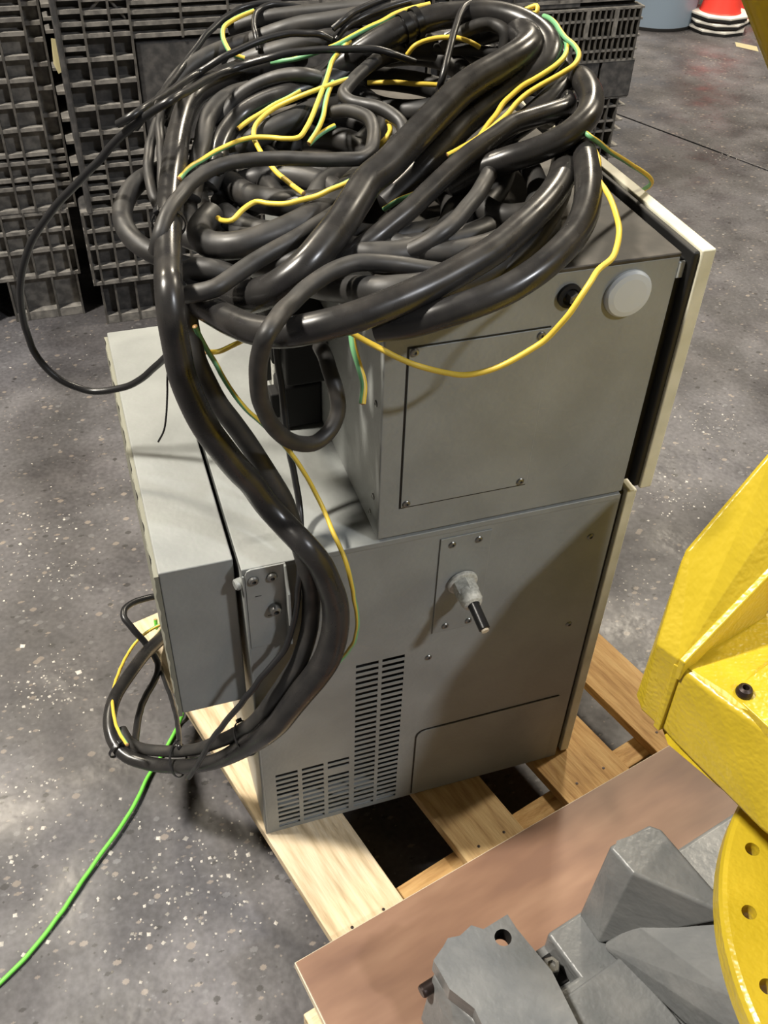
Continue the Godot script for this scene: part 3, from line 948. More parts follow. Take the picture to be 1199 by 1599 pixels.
	var r3 := Vector3(0.4916, 0.6050, 0.2100) + (Vector3(0.5882, 0.6950, 0.1876) - Vector3(0.4916, 0.6050, 0.2100)) * 1.10
	var far_ := Vector3(0.5116, 0.6650, 0.1601) + (Vector3(0.6029, 0.7600, 0.1339) - Vector3(0.5116, 0.6650, 0.1601)) * 1.10
	hull(st, [Vector3(0.4584, 0.5600, 0.2172), Vector3(0.4965, 0.6100, 0.1752), Vector3(0.5031, 0.6500, 0.1652), Vector3(0.5116, 0.6650, 0.1601), far_, Vector3(0.4916, 0.6050, 0.2100), r3, n0, s3, Vector3(0.4710, 0.4300, 0.1986), Vector3(0.4662, 0.4300, 0.2205), Vector3(0.4755, 0.4300, 0.2511), Vector3(s3.x, 0.43, s3.z), Vector3(far_.x, 0.43, far_.z)], 0.006, s)
	obj("arm_flank", st, M.yellow, t)
	st = new_st()
	var rimw := (s3 - n0).cross(Vector3.UP).normalized() * -0.0065
	hull(st, [n0 + rimw * 0.4 + Vector3(0, 0.004, 0), s3 + rimw * 0.4 + Vector3(0, 0.004, 0), n0 - rimw + Vector3(0, 0.005, 0), s3 - rimw + Vector3(0, 0.005, 0), n0 + rimw * 0.4 - Vector3(0, 0.03, 0), s3 + rimw * 0.4 - Vector3(0, 0.03, 0), n0 - rimw - Vector3(0, 0.03, 0), s3 - rimw - Vector3(0, 0.03, 0)], 0.002, s)
	obj("flank_rim", st, M.yellow, t)
	st = new_st()
	hull(st, [Vector3(0.4731, 0.5480, 0.2388), Vector3(0.4899, 0.5480, 0.2941), Vector3(0.5025, 0.5520, 0.3030), Vector3(0.5187, 0.5520, 0.3593), Vector3(0.575, 0.552, 0.44), Vector3(0.92, 0.552, 0.44), Vector3(0.92, 0.54, 0.27), Vector3(0.585, 0.54, 0.18), Vector3(0.4717, 0.4300, 0.2336), Vector3(0.4789, 0.4300, 0.2701), Vector3(0.4815, 0.4300, 0.2857), Vector3(0.5163, 0.4300, 0.4235), Vector3(0.548, 0.43, 0.50), Vector3(0.92, 0.43, 0.50), Vector3(0.92, 0.43, 0.27)], 0.009, s)
	obj("arm_block", st, M.yellow, t)
	st = new_st()
	var cv: Array = []
	for y in [0.546, 0.558]:
		for q in [Vector3(0.5050, 0.5580, 0.3029), Vector3(0.5693, 0.5580, 0.2832), Vector3(0.7001, 0.5580, 0.2432), Vector3(0.5730, 0.5580, 0.4298), Vector3(0.5330, 0.5580, 0.4069), Vector3(0.5185, 0.5580, 0.3566)]:
			cv.append(Vector3(q.x, y, q.z))
	hull(st, cv, 0.002, s)
	var cover := obj("arm_cover", st, M.yellow, t)
	screw(cover, Vector3(0.5178, 0.5580, 0.3105) - at, Vector3.UP, 0.0098, M.brown_steel, "bolt", 1.25)
	# raised rib down the front face and rim along the flank
	st = new_st()
	hull(st, [Vector3(0.4697, 0.5520, 0.2443), Vector3(0.4749, 0.5520, 0.2528), Vector3(0.4706, 0.4320, 0.2460), Vector3(0.4731, 0.4320, 0.2559), Vector3(0.4697, 0.5520, 0.2443) + u * 0.02, Vector3(0.4749, 0.5520, 0.2528) + u * 0.02, Vector3(0.4706, 0.4320, 0.2460) + u * 0.02, Vector3(0.4731, 0.4320, 0.2559) + u * 0.02], 0.0015, Transform3D(Basis(), -at - Vector3(0.0022, 0, 0)))
	obj("front_rib", st, M.yellow, t)
	# upper arm, of which only the lower left edge reaches into the top right corner
	st = new_st()
	var k0 := Vector3(0.4881, 1.2276, 0.0120)
	var k1 := Vector3(0.5896, 1.0999, 0.0123)
	var b0 := Vector3(0.5991, 1.1895, -0.1398)
	var b1 := Vector3(0.6975, 1.0484, -0.1138)
	var rt := Vector3(0.48, 0.02, 0.02)
	hull(st, [k0, k1, b0, b1, k0 + rt, k1 + rt, b0 + rt, b1 + rt], 0.010, s)
	obj("upper_arm", st, M.yellow, t)
	st = new_st()
	box(st, Vector3(0.62, 1.34, 0.10), Vector3(0.92, 1.56, 0.36), 0.02, s)  # block added out of view to keep lamp light off the upper arm
	obj("added_shade_block", st, M.yellow, t)
	st = new_st()
	hull(st, [Vector3(0.95, 1.40, 0.20), Vector3(1.2, 1.40, 0.20), Vector3(1.2, 1.40, 0.46), Vector3(0.95, 1.40, 0.46), Vector3(0.78, 0.55, 0.32), Vector3(1.0, 0.55, 0.32), Vector3(1.0, 0.55, 0.60), Vector3(0.78, 0.55, 0.60)], 0.012, s)
	obj("lower_arm", st, M.yellow, t)

# ribbed bulk crate: panel, ribs, corner posts, feet
func crate_front(st: SurfaceTool, x0: float, x1: float, y0: float, y1: float, z: float, dz: float, cols: Array, rows: Array, dustc: Color, th := 0.010) -> void:
	for r in rows:
		if r >= y0 and r <= y1:
			brick(st, Vector3(x0, r - th * 0.5, z), Vector3(x1, r + th * 0.5, z + dz), dustc)
	for c in cols:
		brick(st, Vector3(c - 0.003, y0, z), Vector3(c + 0.003, y1, z + dz + 0.001), dustc, Color(0.45, 0.44, 0.43))

func build_crates() -> void:
	var dustc := Color(3.4, 3.3, 3.1)
	var dust2 := Color(1.5, 1.45, 1.35)
	# middle crate
	var t := thing("plastic_crate", "big black ribbed plastic crate behind the coil, smooth panel in its front", "crate", Vector3(0.5, FLOOR, -2.5))
	var o := Transform3D(Basis(), -t.position)
	var st := new_st()
	box(st, Vector3(-0.066, 0.0, -3.0), Vector3(1.06, 0.98, -1.917), 0.01, o)
	box(st, Vector3(-0.085, 0.0, -3.0), Vector3(1.07, 0.235, -1.902), 0.01, o)
	obj("crate_wall", st, M.crate, t)
	st = new_st()
	box(st, Vector3(0.128, 0.405, -1.95), Vector3(0.93, 0.662, -1.892), 0.004, o)
	obj("label_panel", st, M.crate, t)
	st = new_st()
	var ra := [0.80, 0.775, 0.745, 0.716, 0.687, 0.658, 0.631, 0.572, 0.51, 0.445, 0.383, 0.352, 0.325, 0.296, 0.266, 0.232]
	var rbn := [0.80, 0.77, 0.74, 0.713, 0.687, 0.630, 0.574, 0.511, 0.445, 0.384, 0.355, 0.302, 0.269, 0.232]
	crate_front(st, -0.052, 0.006, 0.232, 0.95, -1.917, 0.034, [0.006], ra, dustc)
	crate_front(st, 0.006, 0.122, 0.232, 0.95, -1.917, 0.032, [0.072, 0.122], rbn, dustc)
	crate_front(st, 0.122, 0.94, 0.67, 0.95, -1.917, 0.030, [0.251, 0.373, 0.497, 0.62, 0.744, 0.867], [0.80, 0.78, 0.757, 0.735, 0.708, 0.679], dustc)
	crate_front(st, 0.122, 0.94, 0.232, 0.40, -1.917, 0.030, [0.251, 0.373, 0.497, 0.62, 0.744, 0.867], [0.384, 0.355, 0.302, 0.269, 0.232], dustc)
	crate_front(st, 0.94, 1.05, 0.232, 0.95, -1.917, 0.032, [0.94, 0.99, 1.045], rbn, dustc)
	for e in [[Vector3(0.02, 0.735, -1.9), Vector3(0.065, 0.775, -1.9)], [Vector3(0.116, 0.715, -1.9), Vector3(0.078, 0.765, -1.9)]]:
		tube(st, PackedVector3Array([e[0], e[1]]), 0.004, 8)
	var ribs := obj("crate_ribs", st, M.crate_dusty, t)
	ribs.position = -t.position
	st = new_st()
	box(st, Vector3(-0.066, 0.225, -1.95), Vector3(-0.050, 0.96, -1.878), 0.005, o)
	obj("corner_post", st, M.crate, t)
	st = new_st()
	box(st, Vector3(1.045, 0.225, -1.95), Vector3(1.062, 0.96, -1.878), 0.005, o)
	obj("corner_post", st, M.crate, t)
	st = new_st()
	for y in [0.75, 0.72, 0.69, 0.60, 0.54, 0.47, 0.41, 0.35, 0.29]:
		brick(st, Vector3(-0.086, y - 0.004, -2.6), Vector3(-0.064, y + 0.004, -1.93), dust2)
	crate_front(st, -0.085, 1.07, 0.008, 0.232, -1.902, 0.022, [-0.080, -0.058, -0.008, 0.047, 0.10, 0.155, 0.21, 0.265, 0.32, 0.375, 0.43, 0.485, 0.54, 0.60, 0.66, 0.72, 0.78, 0.84, 0.90, 0.96, 1.02, 1.062], [0.228, 0.174, 0.123, 0.061, 0.010], dustc)
	crate_front(st, -0.064, 0.30, FLOOR, 0.01, -1.915, 0.027, [-0.064, -0.025, 0.035, 0.10, 0.16, 0.22, 0.30], [FLOOR + 0.014], dustc, 0.026)
	crate_front(st, 0.70, 1.05, FLOOR, 0.01, -1.915, 0.027, [0.70, 0.77, 0.84, 0.91, 0.98, 1.05], [FLOOR + 0.014], dustc, 0.026)
	var bs := obj("base_ribs", st, M.crate_dusty, t)
	bs.position = -t.position
	st = new_st()
	box(st, Vector3(-0.064, FLOOR, -3.0), Vector3(0.30, 0.01, -1.918), 0.006, o)
	obj("foot", st, M.crate, t)
	st = new_st()
	box(st, Vector3(0.70, FLOOR, -3.0), Vector3(1.05, 0.01, -1.918), 0.006, o)
	obj("foot", st, M.crate, t)
	st = new_st()
	hull(st, [Vector3(-0.0762, 0.6833, -1.9000), Vector3(-0.0614, 0.6795, -1.9000), Vector3(-0.0615, 0.6027, -1.9000), Vector3(-0.0737, 0.5973, -1.9000), Vector3(-0.0815, 0.6227, -1.9000), Vector3(-0.0762, 0.6822, -1.9040), Vector3(-0.0613, 0.6784, -1.9040), Vector3(-0.0614, 0.6015, -1.9040), Vector3(-0.0736, 0.5960, -1.9040)], 0.0005, o)
	var tg := obj("paper_tag", st, M.tag_yellow, t)
	tg.set_meta("label", "pale yellow tag by the corner post")
	# left crate
	t = thing("plastic_crate", "dusty black ribbed plastic crate at the frame's left edge", "crate", Vector3(-0.66, FLOOR, -2.5))
	o = Transform3D(Basis(), -t.position)
	st = new_st()
	box(st, Vector3(-1.23, 0.21, -3.0), Vector3(-0.092, 0.98, -1.995), 0.01, o)
	box(st, Vector3(-1.24, 0.0, -3.0), Vector3(-0.118, 0.215, -1.993), 0.01, o)
	obj("crate_wall", st, M.crate_dusty, t)
	st = new_st()
	var rc := [0.80, 0.77, 0.738, 0.712, 0.679, 0.622, 0.566, 0.503, 0.439, 0.372, 0.35, 0.304, 0.28, 0.215]
	crate_front(st, -1.23, -0.135, 0.21, 0.95, -1.995, 0.027, [-1.2, -1.13, -1.06, -1.0, -0.93, -0.86, -0.79, -0.72, -0.65, -0.58, -0.51, -0.44, -0.375, -0.31, -0.247, -0.202, -0.135], rc, Color(2.8, 2.7, 2.55))
	crate_front(st, -0.135, -0.092, 0.21, 0.95, -1.995, 0.018, [-0.092], [0.78, 0.745, 0.70, 0.66, 0.60, 0.54, 0.47, 0.41, 0.372, 0.35, 0.33, 0.304, 0.28, 0.255, 0.215], Color(1.7, 1.65, 1.5))
	crate_front(st, -1.24, -0.118, 0.006, 0.21, -1.993, 0.024, [-1.0, -0.9, -0.8, -0.7, -0.6, -0.5, -0.42, -0.36, -0.303, -0.241, -0.185, -0.140, -0.118], [0.203, 0.15, 0.091, 0.010], Color(2.8, 2.7, 2.55))
	crate_front(st, -0.325, -0.128, FLOOR, 0.006, -1.998, 0.028, [-0.325, -0.289, -0.20, -0.128], [FLOOR + 0.014], Color(2.8, 2.7, 2.55), 0.026)
	crate_front(st, -1.2, -0.40, FLOOR, 0.006, -1.998, 0.022, [-1.2, -1.0, -0.8, -0.6, -0.40], [FLOOR + 0.014], Color(2.8, 2.7, 2.55), 0.026)
	ribs = obj("crate_ribs", st, M.crate_dusty, t)
	ribs.position = -t.position
	st = new_st()
	box(st, Vector3(-1.2, FLOOR, -3.0), Vector3(-0.40, 0.006, -2.000), 0.006, o)
	obj("foot", st, M.crate_dusty, t)
	st = new_st()
	box(st, Vector3(-0.325, FLOOR, -3.0), Vector3(-0.128, 0.006, -2.000), 0.006, o)
	obj("foot", st, M.crate_dusty, t)
	# right crate: fine square grids above and below a smooth band
	t = thing("plastic_crate", "black plastic crate with fine square gratings right of the coil", "crate", Vector3(1.46, FLOOR, -2.7))
	o = Transform3D(Basis(), -t.position)
	st = new_st()
	box(st, Vector3(1.10, FLOOR + 0.02, -3.2), Vector3(1.835, 1.0, -2.31), 0.01, o)
	obj("crate_wall", st, M.dark, t)
	st = new_st()
	box(st, Vector3(1.10, 0.285, -2.32), Vector3(1.706, 0.406, -2.258), 0.003, o)
	box(st, Vector3(1.714, 0.285, -2.32), Vector3(1.84, 0.406, -2.255), 0.003, o)
	box(st, Vector3(1.10, 0.58, -2.32), Vector3(1.60, 0.66, -2.262), 0.003, o)
	obj("smooth_band", st, M.crate, t)
	st = new_st()
	var vs: Array = []
	var x := 1.11
	while x < 1.84:
		vs.append(x)
		x += 0.0217
	crate_front(st, 1.10, 1.838, 0.409, 0.573, -2.31, 0.056, vs, [0.409, 0.442, 0.485, 0.538, 0.573], Color(1.6, 1.55, 1.5), 0.007)
	var vs2: Array = []
	x = 1.12
	while x < 1.84:
		vs2.append(x)
		x += 0.036
	crate_front(st, 1.10, 1.838, FLOOR, 0.281, -2.31, 0.050, vs2, [0.281, 0.251, 0.200, 0.165, 0.107, 0.066, 0.002, -0.06], Color(1.6, 1.55, 1.5), 0.006)
	crate_front(st, 1.10, 1.838, 0.60, 0.95, -2.31, 0.050, [1.12, 1.2, 1.28, 1.36, 1.44, 1.52, 1.60, 1.66, 1.72, 1.78, 1.83], [0.60, 0.64, 0.69, 0.74], Color(1.6, 1.55, 1.5), 0.010)
	for c in [1.63, 1.735]:
		brick(st, Vector3(c - 0.006, 0.485, -2.31), Vector3(c + 0.008, 0.573, -2.25))
	var gr := obj("grating_ribs", st, M.crate_dusty, t)
	gr.position = -t.position
	st = new_st()
	brick(st, Vector3(1.10, FLOOR, -3.2), Vector3(1.22, FLOOR + 0.03, -2.27))
	obj("foot", st, M.crate, t).position = -t.position
	st = new_st()
	brick(st, Vector3(1.72, FLOOR, -3.2), Vector3(1.835, FLOOR + 0.03, -2.27))
	var ft := obj("foot", st, M.crate, t)
	ft.position = -t.position

func build_far() -> void:
	var dp := Vector3(3.2642, -0.1300, -4.2750)
	var t := thing("drum", "blue-grey drum standing on the floor beside the stack of cones", "drum", dp + Vector3(0.06, 0, -0.235))
	var st := new_st()
	lathe(st, [Vector2(0, 0.004), Vector2(0.236, 0.004), Vector2(0.24, 0.012), Vector2(0.24, 0.28), Vector2(0.247, 0.29), Vector2(0.24, 0.30), Vector2(0.24, 0.58), Vector2(0.247, 0.59), Vector2(0.24, 0.60), Vector2(0.24, 0.86)], Transform3D(), 48)
	obj("shell", st, M.drum, t)
	st = new_st()
	lathe(st, [Vector2(0.236, 0), Vector2(0.243, 0), Vector2(0.243, 0.016), Vector2(0.239, 0.018)], Transform3D(), 48)
	obj("bottom_rim", st, M.seal, t)
	st = new_st()
	lathe(st, [Vector2(0.244, 0.85), Vector2(0.248, 0.86), Vector2(0.244, 0.872), Vector2(0.23, 0.868), Vector2(0, 0.868)], Transform3D(), 48)
	obj("drum_lid", st, M.drum, t)
	var cp := Vector3(3.6033, -0.1300, -4.2677)
	var first: Node3D = null
	var names := ["red traffic cone topmost of the stack beside the drum", "red traffic cone in the middle of the stack, only its base rim showing", "red traffic cone lowest of the stack, its black base on the floor"]
	for k in 3:
		var y := FLOOR + 0.072 - 0.036 * k
		var c: Node3D
		if k == 0:
			c = thing("traffic_cone", names[k], "traffic cone", Vector3(cp.x, y, cp.z), 0.2, "stacked traffic cones")
			st = new_st()
			lathe(st, [Vector2(0.118, 0.026), Vector2(0.112, 0.034), Vector2(0.035, 0.45), Vector2(0.032, 0.455), Vector2(0.026, 0.45), Vector2(0.102, 0.030)], Transform3D(), 32)
			obj("cone_body", st, M.cone, c)
			st = new_st()
			var q: Array = []
			for e in 8:
				var a := TAU * (e + 0.5) / 8
				var r := 0.168
				for yy in [0.014, 0.027]:
					q.append(Vector3(cos(a) * r, yy, sin(a) * r))
			hull(st, q, 0.004)
			obj("white_base", st, M.cone_white, c)
			st = new_st()
			for e in q.size():
				q[e] = Vector3(q[e].x * 0.98, (0.0 if q[e].y < 0.02 else 0.0138), q[e].z * 0.98)
			hull(st, q, 0.003)
			obj("black_base", st, M.seal, c)
			first = c
		else:
			c = first.duplicate()
			c.name = numbered("traffic_cone")
			add_child(c, true)
			c.position.y = y
			c.rotation.y = 0.2 + 0.35 * k
			c.set_meta("label", names[k])
	var c2: Node3D = first.duplicate()
	c2.name = numbered("traffic_cone")
	add_child(c2, true)
	c2.position = Vector3(cp.x + 0.26, FLOOR, cp.z - 0.20)
	c2.set_meta("label", "red traffic cone standing alone behind the stack, partly hidden by the robot")
	var cb := c2.get_node("cone_body") as MeshInstance3D
	cb.scale = Vector3(1.25, 1.1, 1.25)
	c2.set_meta("group", "red traffic cones")

func build_cables() -> void:
	cable("black_hose", "longest thick black hose, hanging from the coil past the hinge bracket into a loop", "shiny", 0.0142, [211, 1039, -463, 181, 1040, -447, 151, 1040, -432, 119, 1038, -420, 88, 1033, -408, 61, 1026, -389, 44, 1019, -361, 32, 1012, -330, 22, 1006, -298, 14, 1000, -266, 6, 995, -234, -2, 989, -201, -9, 983, -169, -16, 977, -136, -22, 972, -103, -27, 969, -70, -32, 968, -36, -35, 945, -16, -34, 912, -16, -32, 878, -17, -25, 845, -13, -15, 813, -10, -1, 782, -9, 14, 751, -10, 30, 722, -13, 44, 691, -10, 61, 668, 6, 77, 656, 33, 93, 629, 41, 103, 596, 44, 110, 563, 45, 111, 530, 47, 107, 496, 48, 97, 464, 51, 82, 434, 50, 64, 405, 48, 47, 376, 46, 32, 346, 42, 17, 317, 33, 4, 288, 20, -10, 260, 7, -23, 232, -7, -37, 205, -21, -53, 179, -36, -72, 156, -52, -92, 135, -69, -112, 115, -88, -134, 98, -108, -159, 89, -128, -185, 87, -150, -201, 91, -179, -204, 98, -212, -197, 100, -245, -185, 95, -276, -169, 88, -305, -151, 82, -334, -136, 71, -362, -122, 57, -389, -107, 42, -415, -93, 26, -441, -81, 11, -469], [0.0138, 0.0138, 0.0142, 0.0142, 0.0150, 0.0150, 0.0180, 0.0165, 0.0118, 0.0112, 0.0112, 0.0125])
	cable("black_hose", "second thick black hose, running just behind the longest hose down to the loop", "rub", 0.0115, [-4, 917, -174, -8, 919, -144, -11, 921, -114, -14, 918, -85, -13, 890, -78, -12, 867, -60, -4, 839, -55, 6, 811, -52, 20, 784, -49, 33, 758, -45, 45, 731, -41, 57, 704, -35, 68, 677, -29, 75, 648, -25, 80, 625, -10, 81, 614, 17, 85, 585, 21, 87, 556, 19, 86, 526, 20, 83, 496, 21, 76, 467, 23, 66, 439, 25, 51, 414, 27, 36, 388, 27, 24, 361, 23, 13, 334, 16, 0, 309, 9, -8, 284, -5, -19, 260, -18, -32, 236, -31, -45, 213, -45, -59, 190, -59, -74, 168, -73, -90, 149, -88, -108, 131, -104, -127, 117, -121, -147, 103, -139, -164, 89, -159, -179, 79, -183, -188, 77, -211], [0.0115, 0.0115, 0.0115, 0.0115, 0.0120, 0.0105, 0.0092, 0.0092])
	cable("black_hose", "thickest black hose, crossing the coil's front from upper right to lower left", "shiny", 0.0175, [393, 1060, -411, 421, 1072, -397, 445, 1083, -377, 453, 1090, -345, 451, 1092, -312, 443, 1091, -279, 419, 1086, -257, 389, 1079, -243, 358, 1072, -230, 330, 1063, -216, 303, 1052, -198, 277, 1042, -179, 251, 1032, -160, 225, 1021, -142, 197, 1012, -125, 175, 1002, -101, 154, 993, -77, 130, 982, -56, 104, 968, -39, 77, 950, -39, 55, 933, -57, 37, 921, -83, 21, 912, -111, 9, 904, -142])
	cable("black_hose", "thick black hose along the coil's top that bends round its upper right corner", "shiny", 0.0152, [217, 1031, -392, 241, 1050, -379, 269, 1068, -375, 299, 1082, -375, 331, 1092, -378, 364, 1099, -378, 397, 1102, -372, 428, 1104, -359, 452, 1102, -337, 467, 1096, -307, 469, 1087, -275, 452, 1073, -251, 422, 1061, -243, 392, 1049, -235, 362, 1038, -223, 334, 1028, -208, 308, 1017, -190, 282, 1004, -174, 255, 986, -165, 227, 969, -158])
	cable("black_hose", "thick black hose under the pair of yellow-green wires at the coil's right", "shiny", 0.0140, [488, 1071, -337, 490, 1071, -302, 484, 1068, -267, 470, 1061, -236, 446, 1050, -213, 417, 1037, -198, 385, 1025, -187, 354, 1013, -177, 324, 996, -169, 297, 975, -161])
	cable("black_hose", "shiny black hose ending its curl below the upper right bend and running diagonally down left", "shiny", 0.0112, [467, 1040, -272, 469, 1045, -244, 466, 1048, -216, 456, 1048, -190, 431, 1048, -177, 404, 1046, -170, 377, 1043, -163, 351, 1036, -151, 326, 1029, -140, 301, 1020, -129, 278, 1011, -116, 255, 1002, -102, 232, 994, -87, 207, 985, -75, 183, 976, -64, 157, 964, -60, 134, 949, -66])
	cable("black_hose", "thick black hose bulging out at the coil's far right before turning back left", "shiny", 0.0142, [466, 1012, -241, 478, 1043, -252, 486, 1065, -229, 482, 1065, -193, 470, 1061, -160, 450, 1055, -132, 420, 1045, -115, 387, 1033, -113, 354, 1022, -120, 326, 1006, -135, 295, 988, -139])
	cable("black_hose", "short hanging black hose bend in the middle of the coil's right half", "rub", 0.0090, [380, 1005, -221, 372, 1006, -199, 364, 1007, -178, 355, 1009, -157, 345, 1010, -137, 333, 1010, -117, 320, 1008, -99, 305, 1003, -82, 288, 998, -67, 271, 992, -53, 252, 986, -42, 232, 977, -39, 211, 968, -42, 193, 959, -52])
	cable("black_hose", "lowest thick black hose, sweeping round the coil's front below the cabinet's top edge", "shiny", 0.0152, [442, 1017, -160, 429, 1016, -128, 413, 1015, -98, 394, 1012, -70, 371, 1008, -45, 345, 1003, -23, 317, 997, -4, 288, 990, 13, 257, 984, 26, 225, 978, 37, 193, 973, 47, 160, 967, 53, 126, 960, 55, 93, 953, 51, 65, 942, 35, 42, 934, 11, 25, 929, -19, 13, 924, -50, 2, 920, -82, -3, 918, -116, -2, 917, -150])
	cable("black_hose", "outermost right black hose with long highlights, curving onto the cabinet's top edge", "shiny", 0.0148, [463, 1023, -188, 454, 1026, -156, 444, 1027, -123, 434, 1026, -91, 422, 1022, -60, 408, 1016, -30, 391, 1008, -2, 369, 999, 22, 342, 991, 41, 313, 982, 55, 281, 972, 63, 249, 963, 64, 216, 954, 61, 186, 943, 52, 158, 933, 35])
	cable("black_hose", "slim black hose between the two big hoses at the coil's lower right", "rub", 0.0085, [438, 1003, -130, 427, 1002, -112, 415, 1001, -93, 404, 997, -75, 390, 993, -57, 376, 987, -42, 360, 982, -27, 344, 976, -14, 326, 971, -2, 307, 966, 8, 287, 959, 15, 267, 952, 19, 246, 945, 19, 225, 938, 18])
	cable("black_hose", "level black hose across the coil's middle, its right end curled up", "rub", 0.0078, [206, 1025, -295, 219, 1031, -281, 229, 1033, -263, 235, 1033, -244, 234, 1029, -224, 228, 1024, -205, 219, 1018, -188, 203, 1016, -177, 183, 1016, -179, 164, 1015, -185, 145, 1015, -192, 126, 1015, -199, 106, 1014, -205, 86, 1013, -208, 66, 1012, -208, 47, 1010, -203, 30, 1007, -193, 15, 1004, -179, 4, 1001, -163, -8, 998, -146, -18, 993, -130, -27, 983, -115, -34, 964, -116])
	cable("black_hose", "curled black hose just above the level hose, bending round a dark hole in the coil", "rub", 0.0078, [279, 1064, -352, 263, 1058, -342, 248, 1053, -331, 234, 1048, -318, 222, 1042, -304, 225, 1039, -287, 239, 1038, -274, 253, 1038, -260, 263, 1035, -243, 269, 1029, -226, 266, 1018, -210, 256, 1003, -203])
	cable("black_hose", "upright black hose at the coil's left, second in from the longest hose", "rub", 0.0105, [128, 1025, -395, 104, 1024, -384, 84, 1020, -368, 69, 1014, -348, 59, 1008, -325, 51, 1000, -301, 41, 990, -279, 33, 978, -257, 24, 964, -236])
	cable("black_hose", "pale dusty black hose slanting down left below the top strands of the coil", "rub", 0.0085, [203, 1050, -341, 183, 1055, -341, 165, 1052, -352, 147, 1046, -360, 127, 1038, -364, 108, 1028, -363, 93, 1014, -359, 80, 997, -353])
	cable("black_hose", "smooth grey-black hose with a bright sheen left of the crossing wires", "shiny", 0.0125, [198, 1037, -352, 169, 1034, -344, 139, 1026, -348, 111, 1015, -345, 88, 1003, -329, 71, 992, -305, 61, 980, -279])
	cable("black_hose", "brownish dusty hose under the yellow wires in the coil's upper middle", "rub", 0.0135, [234, 1017, -336, 200, 1018, -335, 168, 1011, -323, 135, 1002, -319, 103, 989, -317, 74, 973, -309, 51, 954, -290])
	cable("black_hose", "fat black hose in the coil's centre left with a blunt rounded end turn", "rub", 0.0148, [271, 997, -246, 249, 995, -222, 224, 992, -201, 199, 987, -180, 175, 982, -159, 147, 976, -142, 118, 970, -130, 87, 965, -121, 54, 960, -119, 28, 955, -136, 21, 951, -167, 27, 948, -199, 43, 947, -227])
	cable("black_hose", "small black hose bend tucked in at the coil's lower left", "rub", 0.0118, [53, 925, -105, 25, 943, -101, -1, 939, -117, 5, 910, -115])
	cable("black_hose", "slim black hose running from the coil's lower left towards the thickest hose", "rub", 0.0092, [-19, 937, -70, -7, 947, -53, 14, 952, -49, 34, 956, -60, 54, 960, -72, 74, 964, -82, 95, 968, -91, 116, 972, -100, 137, 977, -110, 156, 980, -121, 175, 982, -136, 191, 982, -152, 206, 981, -170, 221, 979, -187])
	cable("black_hose", "loose black hose looping down before the shelf and back up to the connectors", "rub", 0.0088, [241, 960, -10, 219, 967, -8, 197, 973, -9, 174, 977, -12, 152, 978, -16, 129, 977, -10, 109, 975, 1, 90, 972, 14, 74, 970, 30, 61, 974, 49, 50, 977, 69, 37, 972, 84, 33, 951, 75, 31, 929, 67, 31, 907, 62, 33, 885, 55, 38, 864, 46, 44, 844, 38, 53, 824, 31, 65, 805, 23, 81, 790, 16, 100, 782, 8, 120, 788, -3, 131, 805, -12, 131, 826, -19, 129, 841, -37, 130, 846, -59, 130, 846, -82])
	cable("black_hose", "black hose bulging out at the coil's far left in front of the crate", "rub", 0.0112, [11, 961, -337, -8, 965, -314, -27, 967, -291, -42, 965, -266, -53, 960, -238, -56, 955, -209, -50, 950, -180, -35, 946, -154, -11, 937, -139, 16, 929, -129])
	cable("black_hose", "slim grey hose running straight down the outer left of the coil", "rub", 0.0056, [23, 1006, -408, 18, 1006, -392, 14, 1005, -375, 10, 1003, -358, 8, 999, -341, 6, 995, -324, 3, 991, -307, 1, 987, -290, -2, 983, -273, -5, 978, -257, -7, 972, -240, -9, 965, -224, -11, 958, -208])
	cable("black_hose", "slim black hose bowed outwards at the coil's left edge beside the bulging hose", "rub", 0.0062, [11, 1000, -382, 5, 997, -366, 0, 994, -349, -6, 991, -333, -10, 986, -316, -14, 982, -299, -16, 977, -282, -17, 973, -265, -17, 967, -248, -14, 959, -233])
	cable("black_hose", "black hose along the very top of the coil at the frame's top edge", "rub", 0.0098, [131, 1062, -515, 153, 1070, -505, 175, 1077, -497, 199, 1081, -490, 223, 1084, -483, 247, 1087, -475, 270, 1090, -467, 294, 1093, -459, 317, 1097, -450, 339, 1101, -439, 361, 1104, -427])
	cable("black_hose", "broad black hose second from the top of the coil", "rub", 0.0115, [132, 1047, -487, 155, 1059, -471, 181, 1070, -460, 210, 1078, -454, 239, 1083, -444, 268, 1088, -437, 298, 1092, -435, 328, 1094, -437, 358, 1094, -442])
	cable("black_hose", "black hose arching over the coil's upper left shoulder", "rub", 0.0105, [186, 1058, -498, 163, 1058, -485, 139, 1057, -473, 113, 1053, -466, 89, 1048, -457, 66, 1041, -445, 46, 1031, -430, 30, 1019, -413, 16, 1005, -395])
	cable("black_hose", "grey-black hose under the long thin cables at the coil's upper middle", "rub", 0.0130, [283, 1067, -445, 249, 1067, -433, 213, 1062, -432, 178, 1054, -438, 144, 1043, -448, 113, 1029, -461])
	cable("black_hose", "thick hose through the coil's centre below the two black tape bands", "rub", 0.0165, [368, 1060, -391, 336, 1063, -394, 304, 1059, -395, 273, 1051, -388, 244, 1041, -379, 214, 1029, -371, 186, 1014, -370])
	cable("black_hose", "small tight black hose loop at the top right inside the coil", "rub", 0.0082, [363, 1073, -357, 380, 1085, -349, 400, 1093, -349, 422, 1096, -346, 435, 1090, -331, 435, 1070, -328])
	cable("black_hose", "slim black hose lying behind the small tight loop inside the coil", "rub", 0.0070, [347, 1052, -402, 355, 1059, -388, 367, 1063, -375, 381, 1064, -366, 397, 1065, -357, 412, 1065, -347, 428, 1064, -340, 445, 1060, -335, 462, 1056, -331])
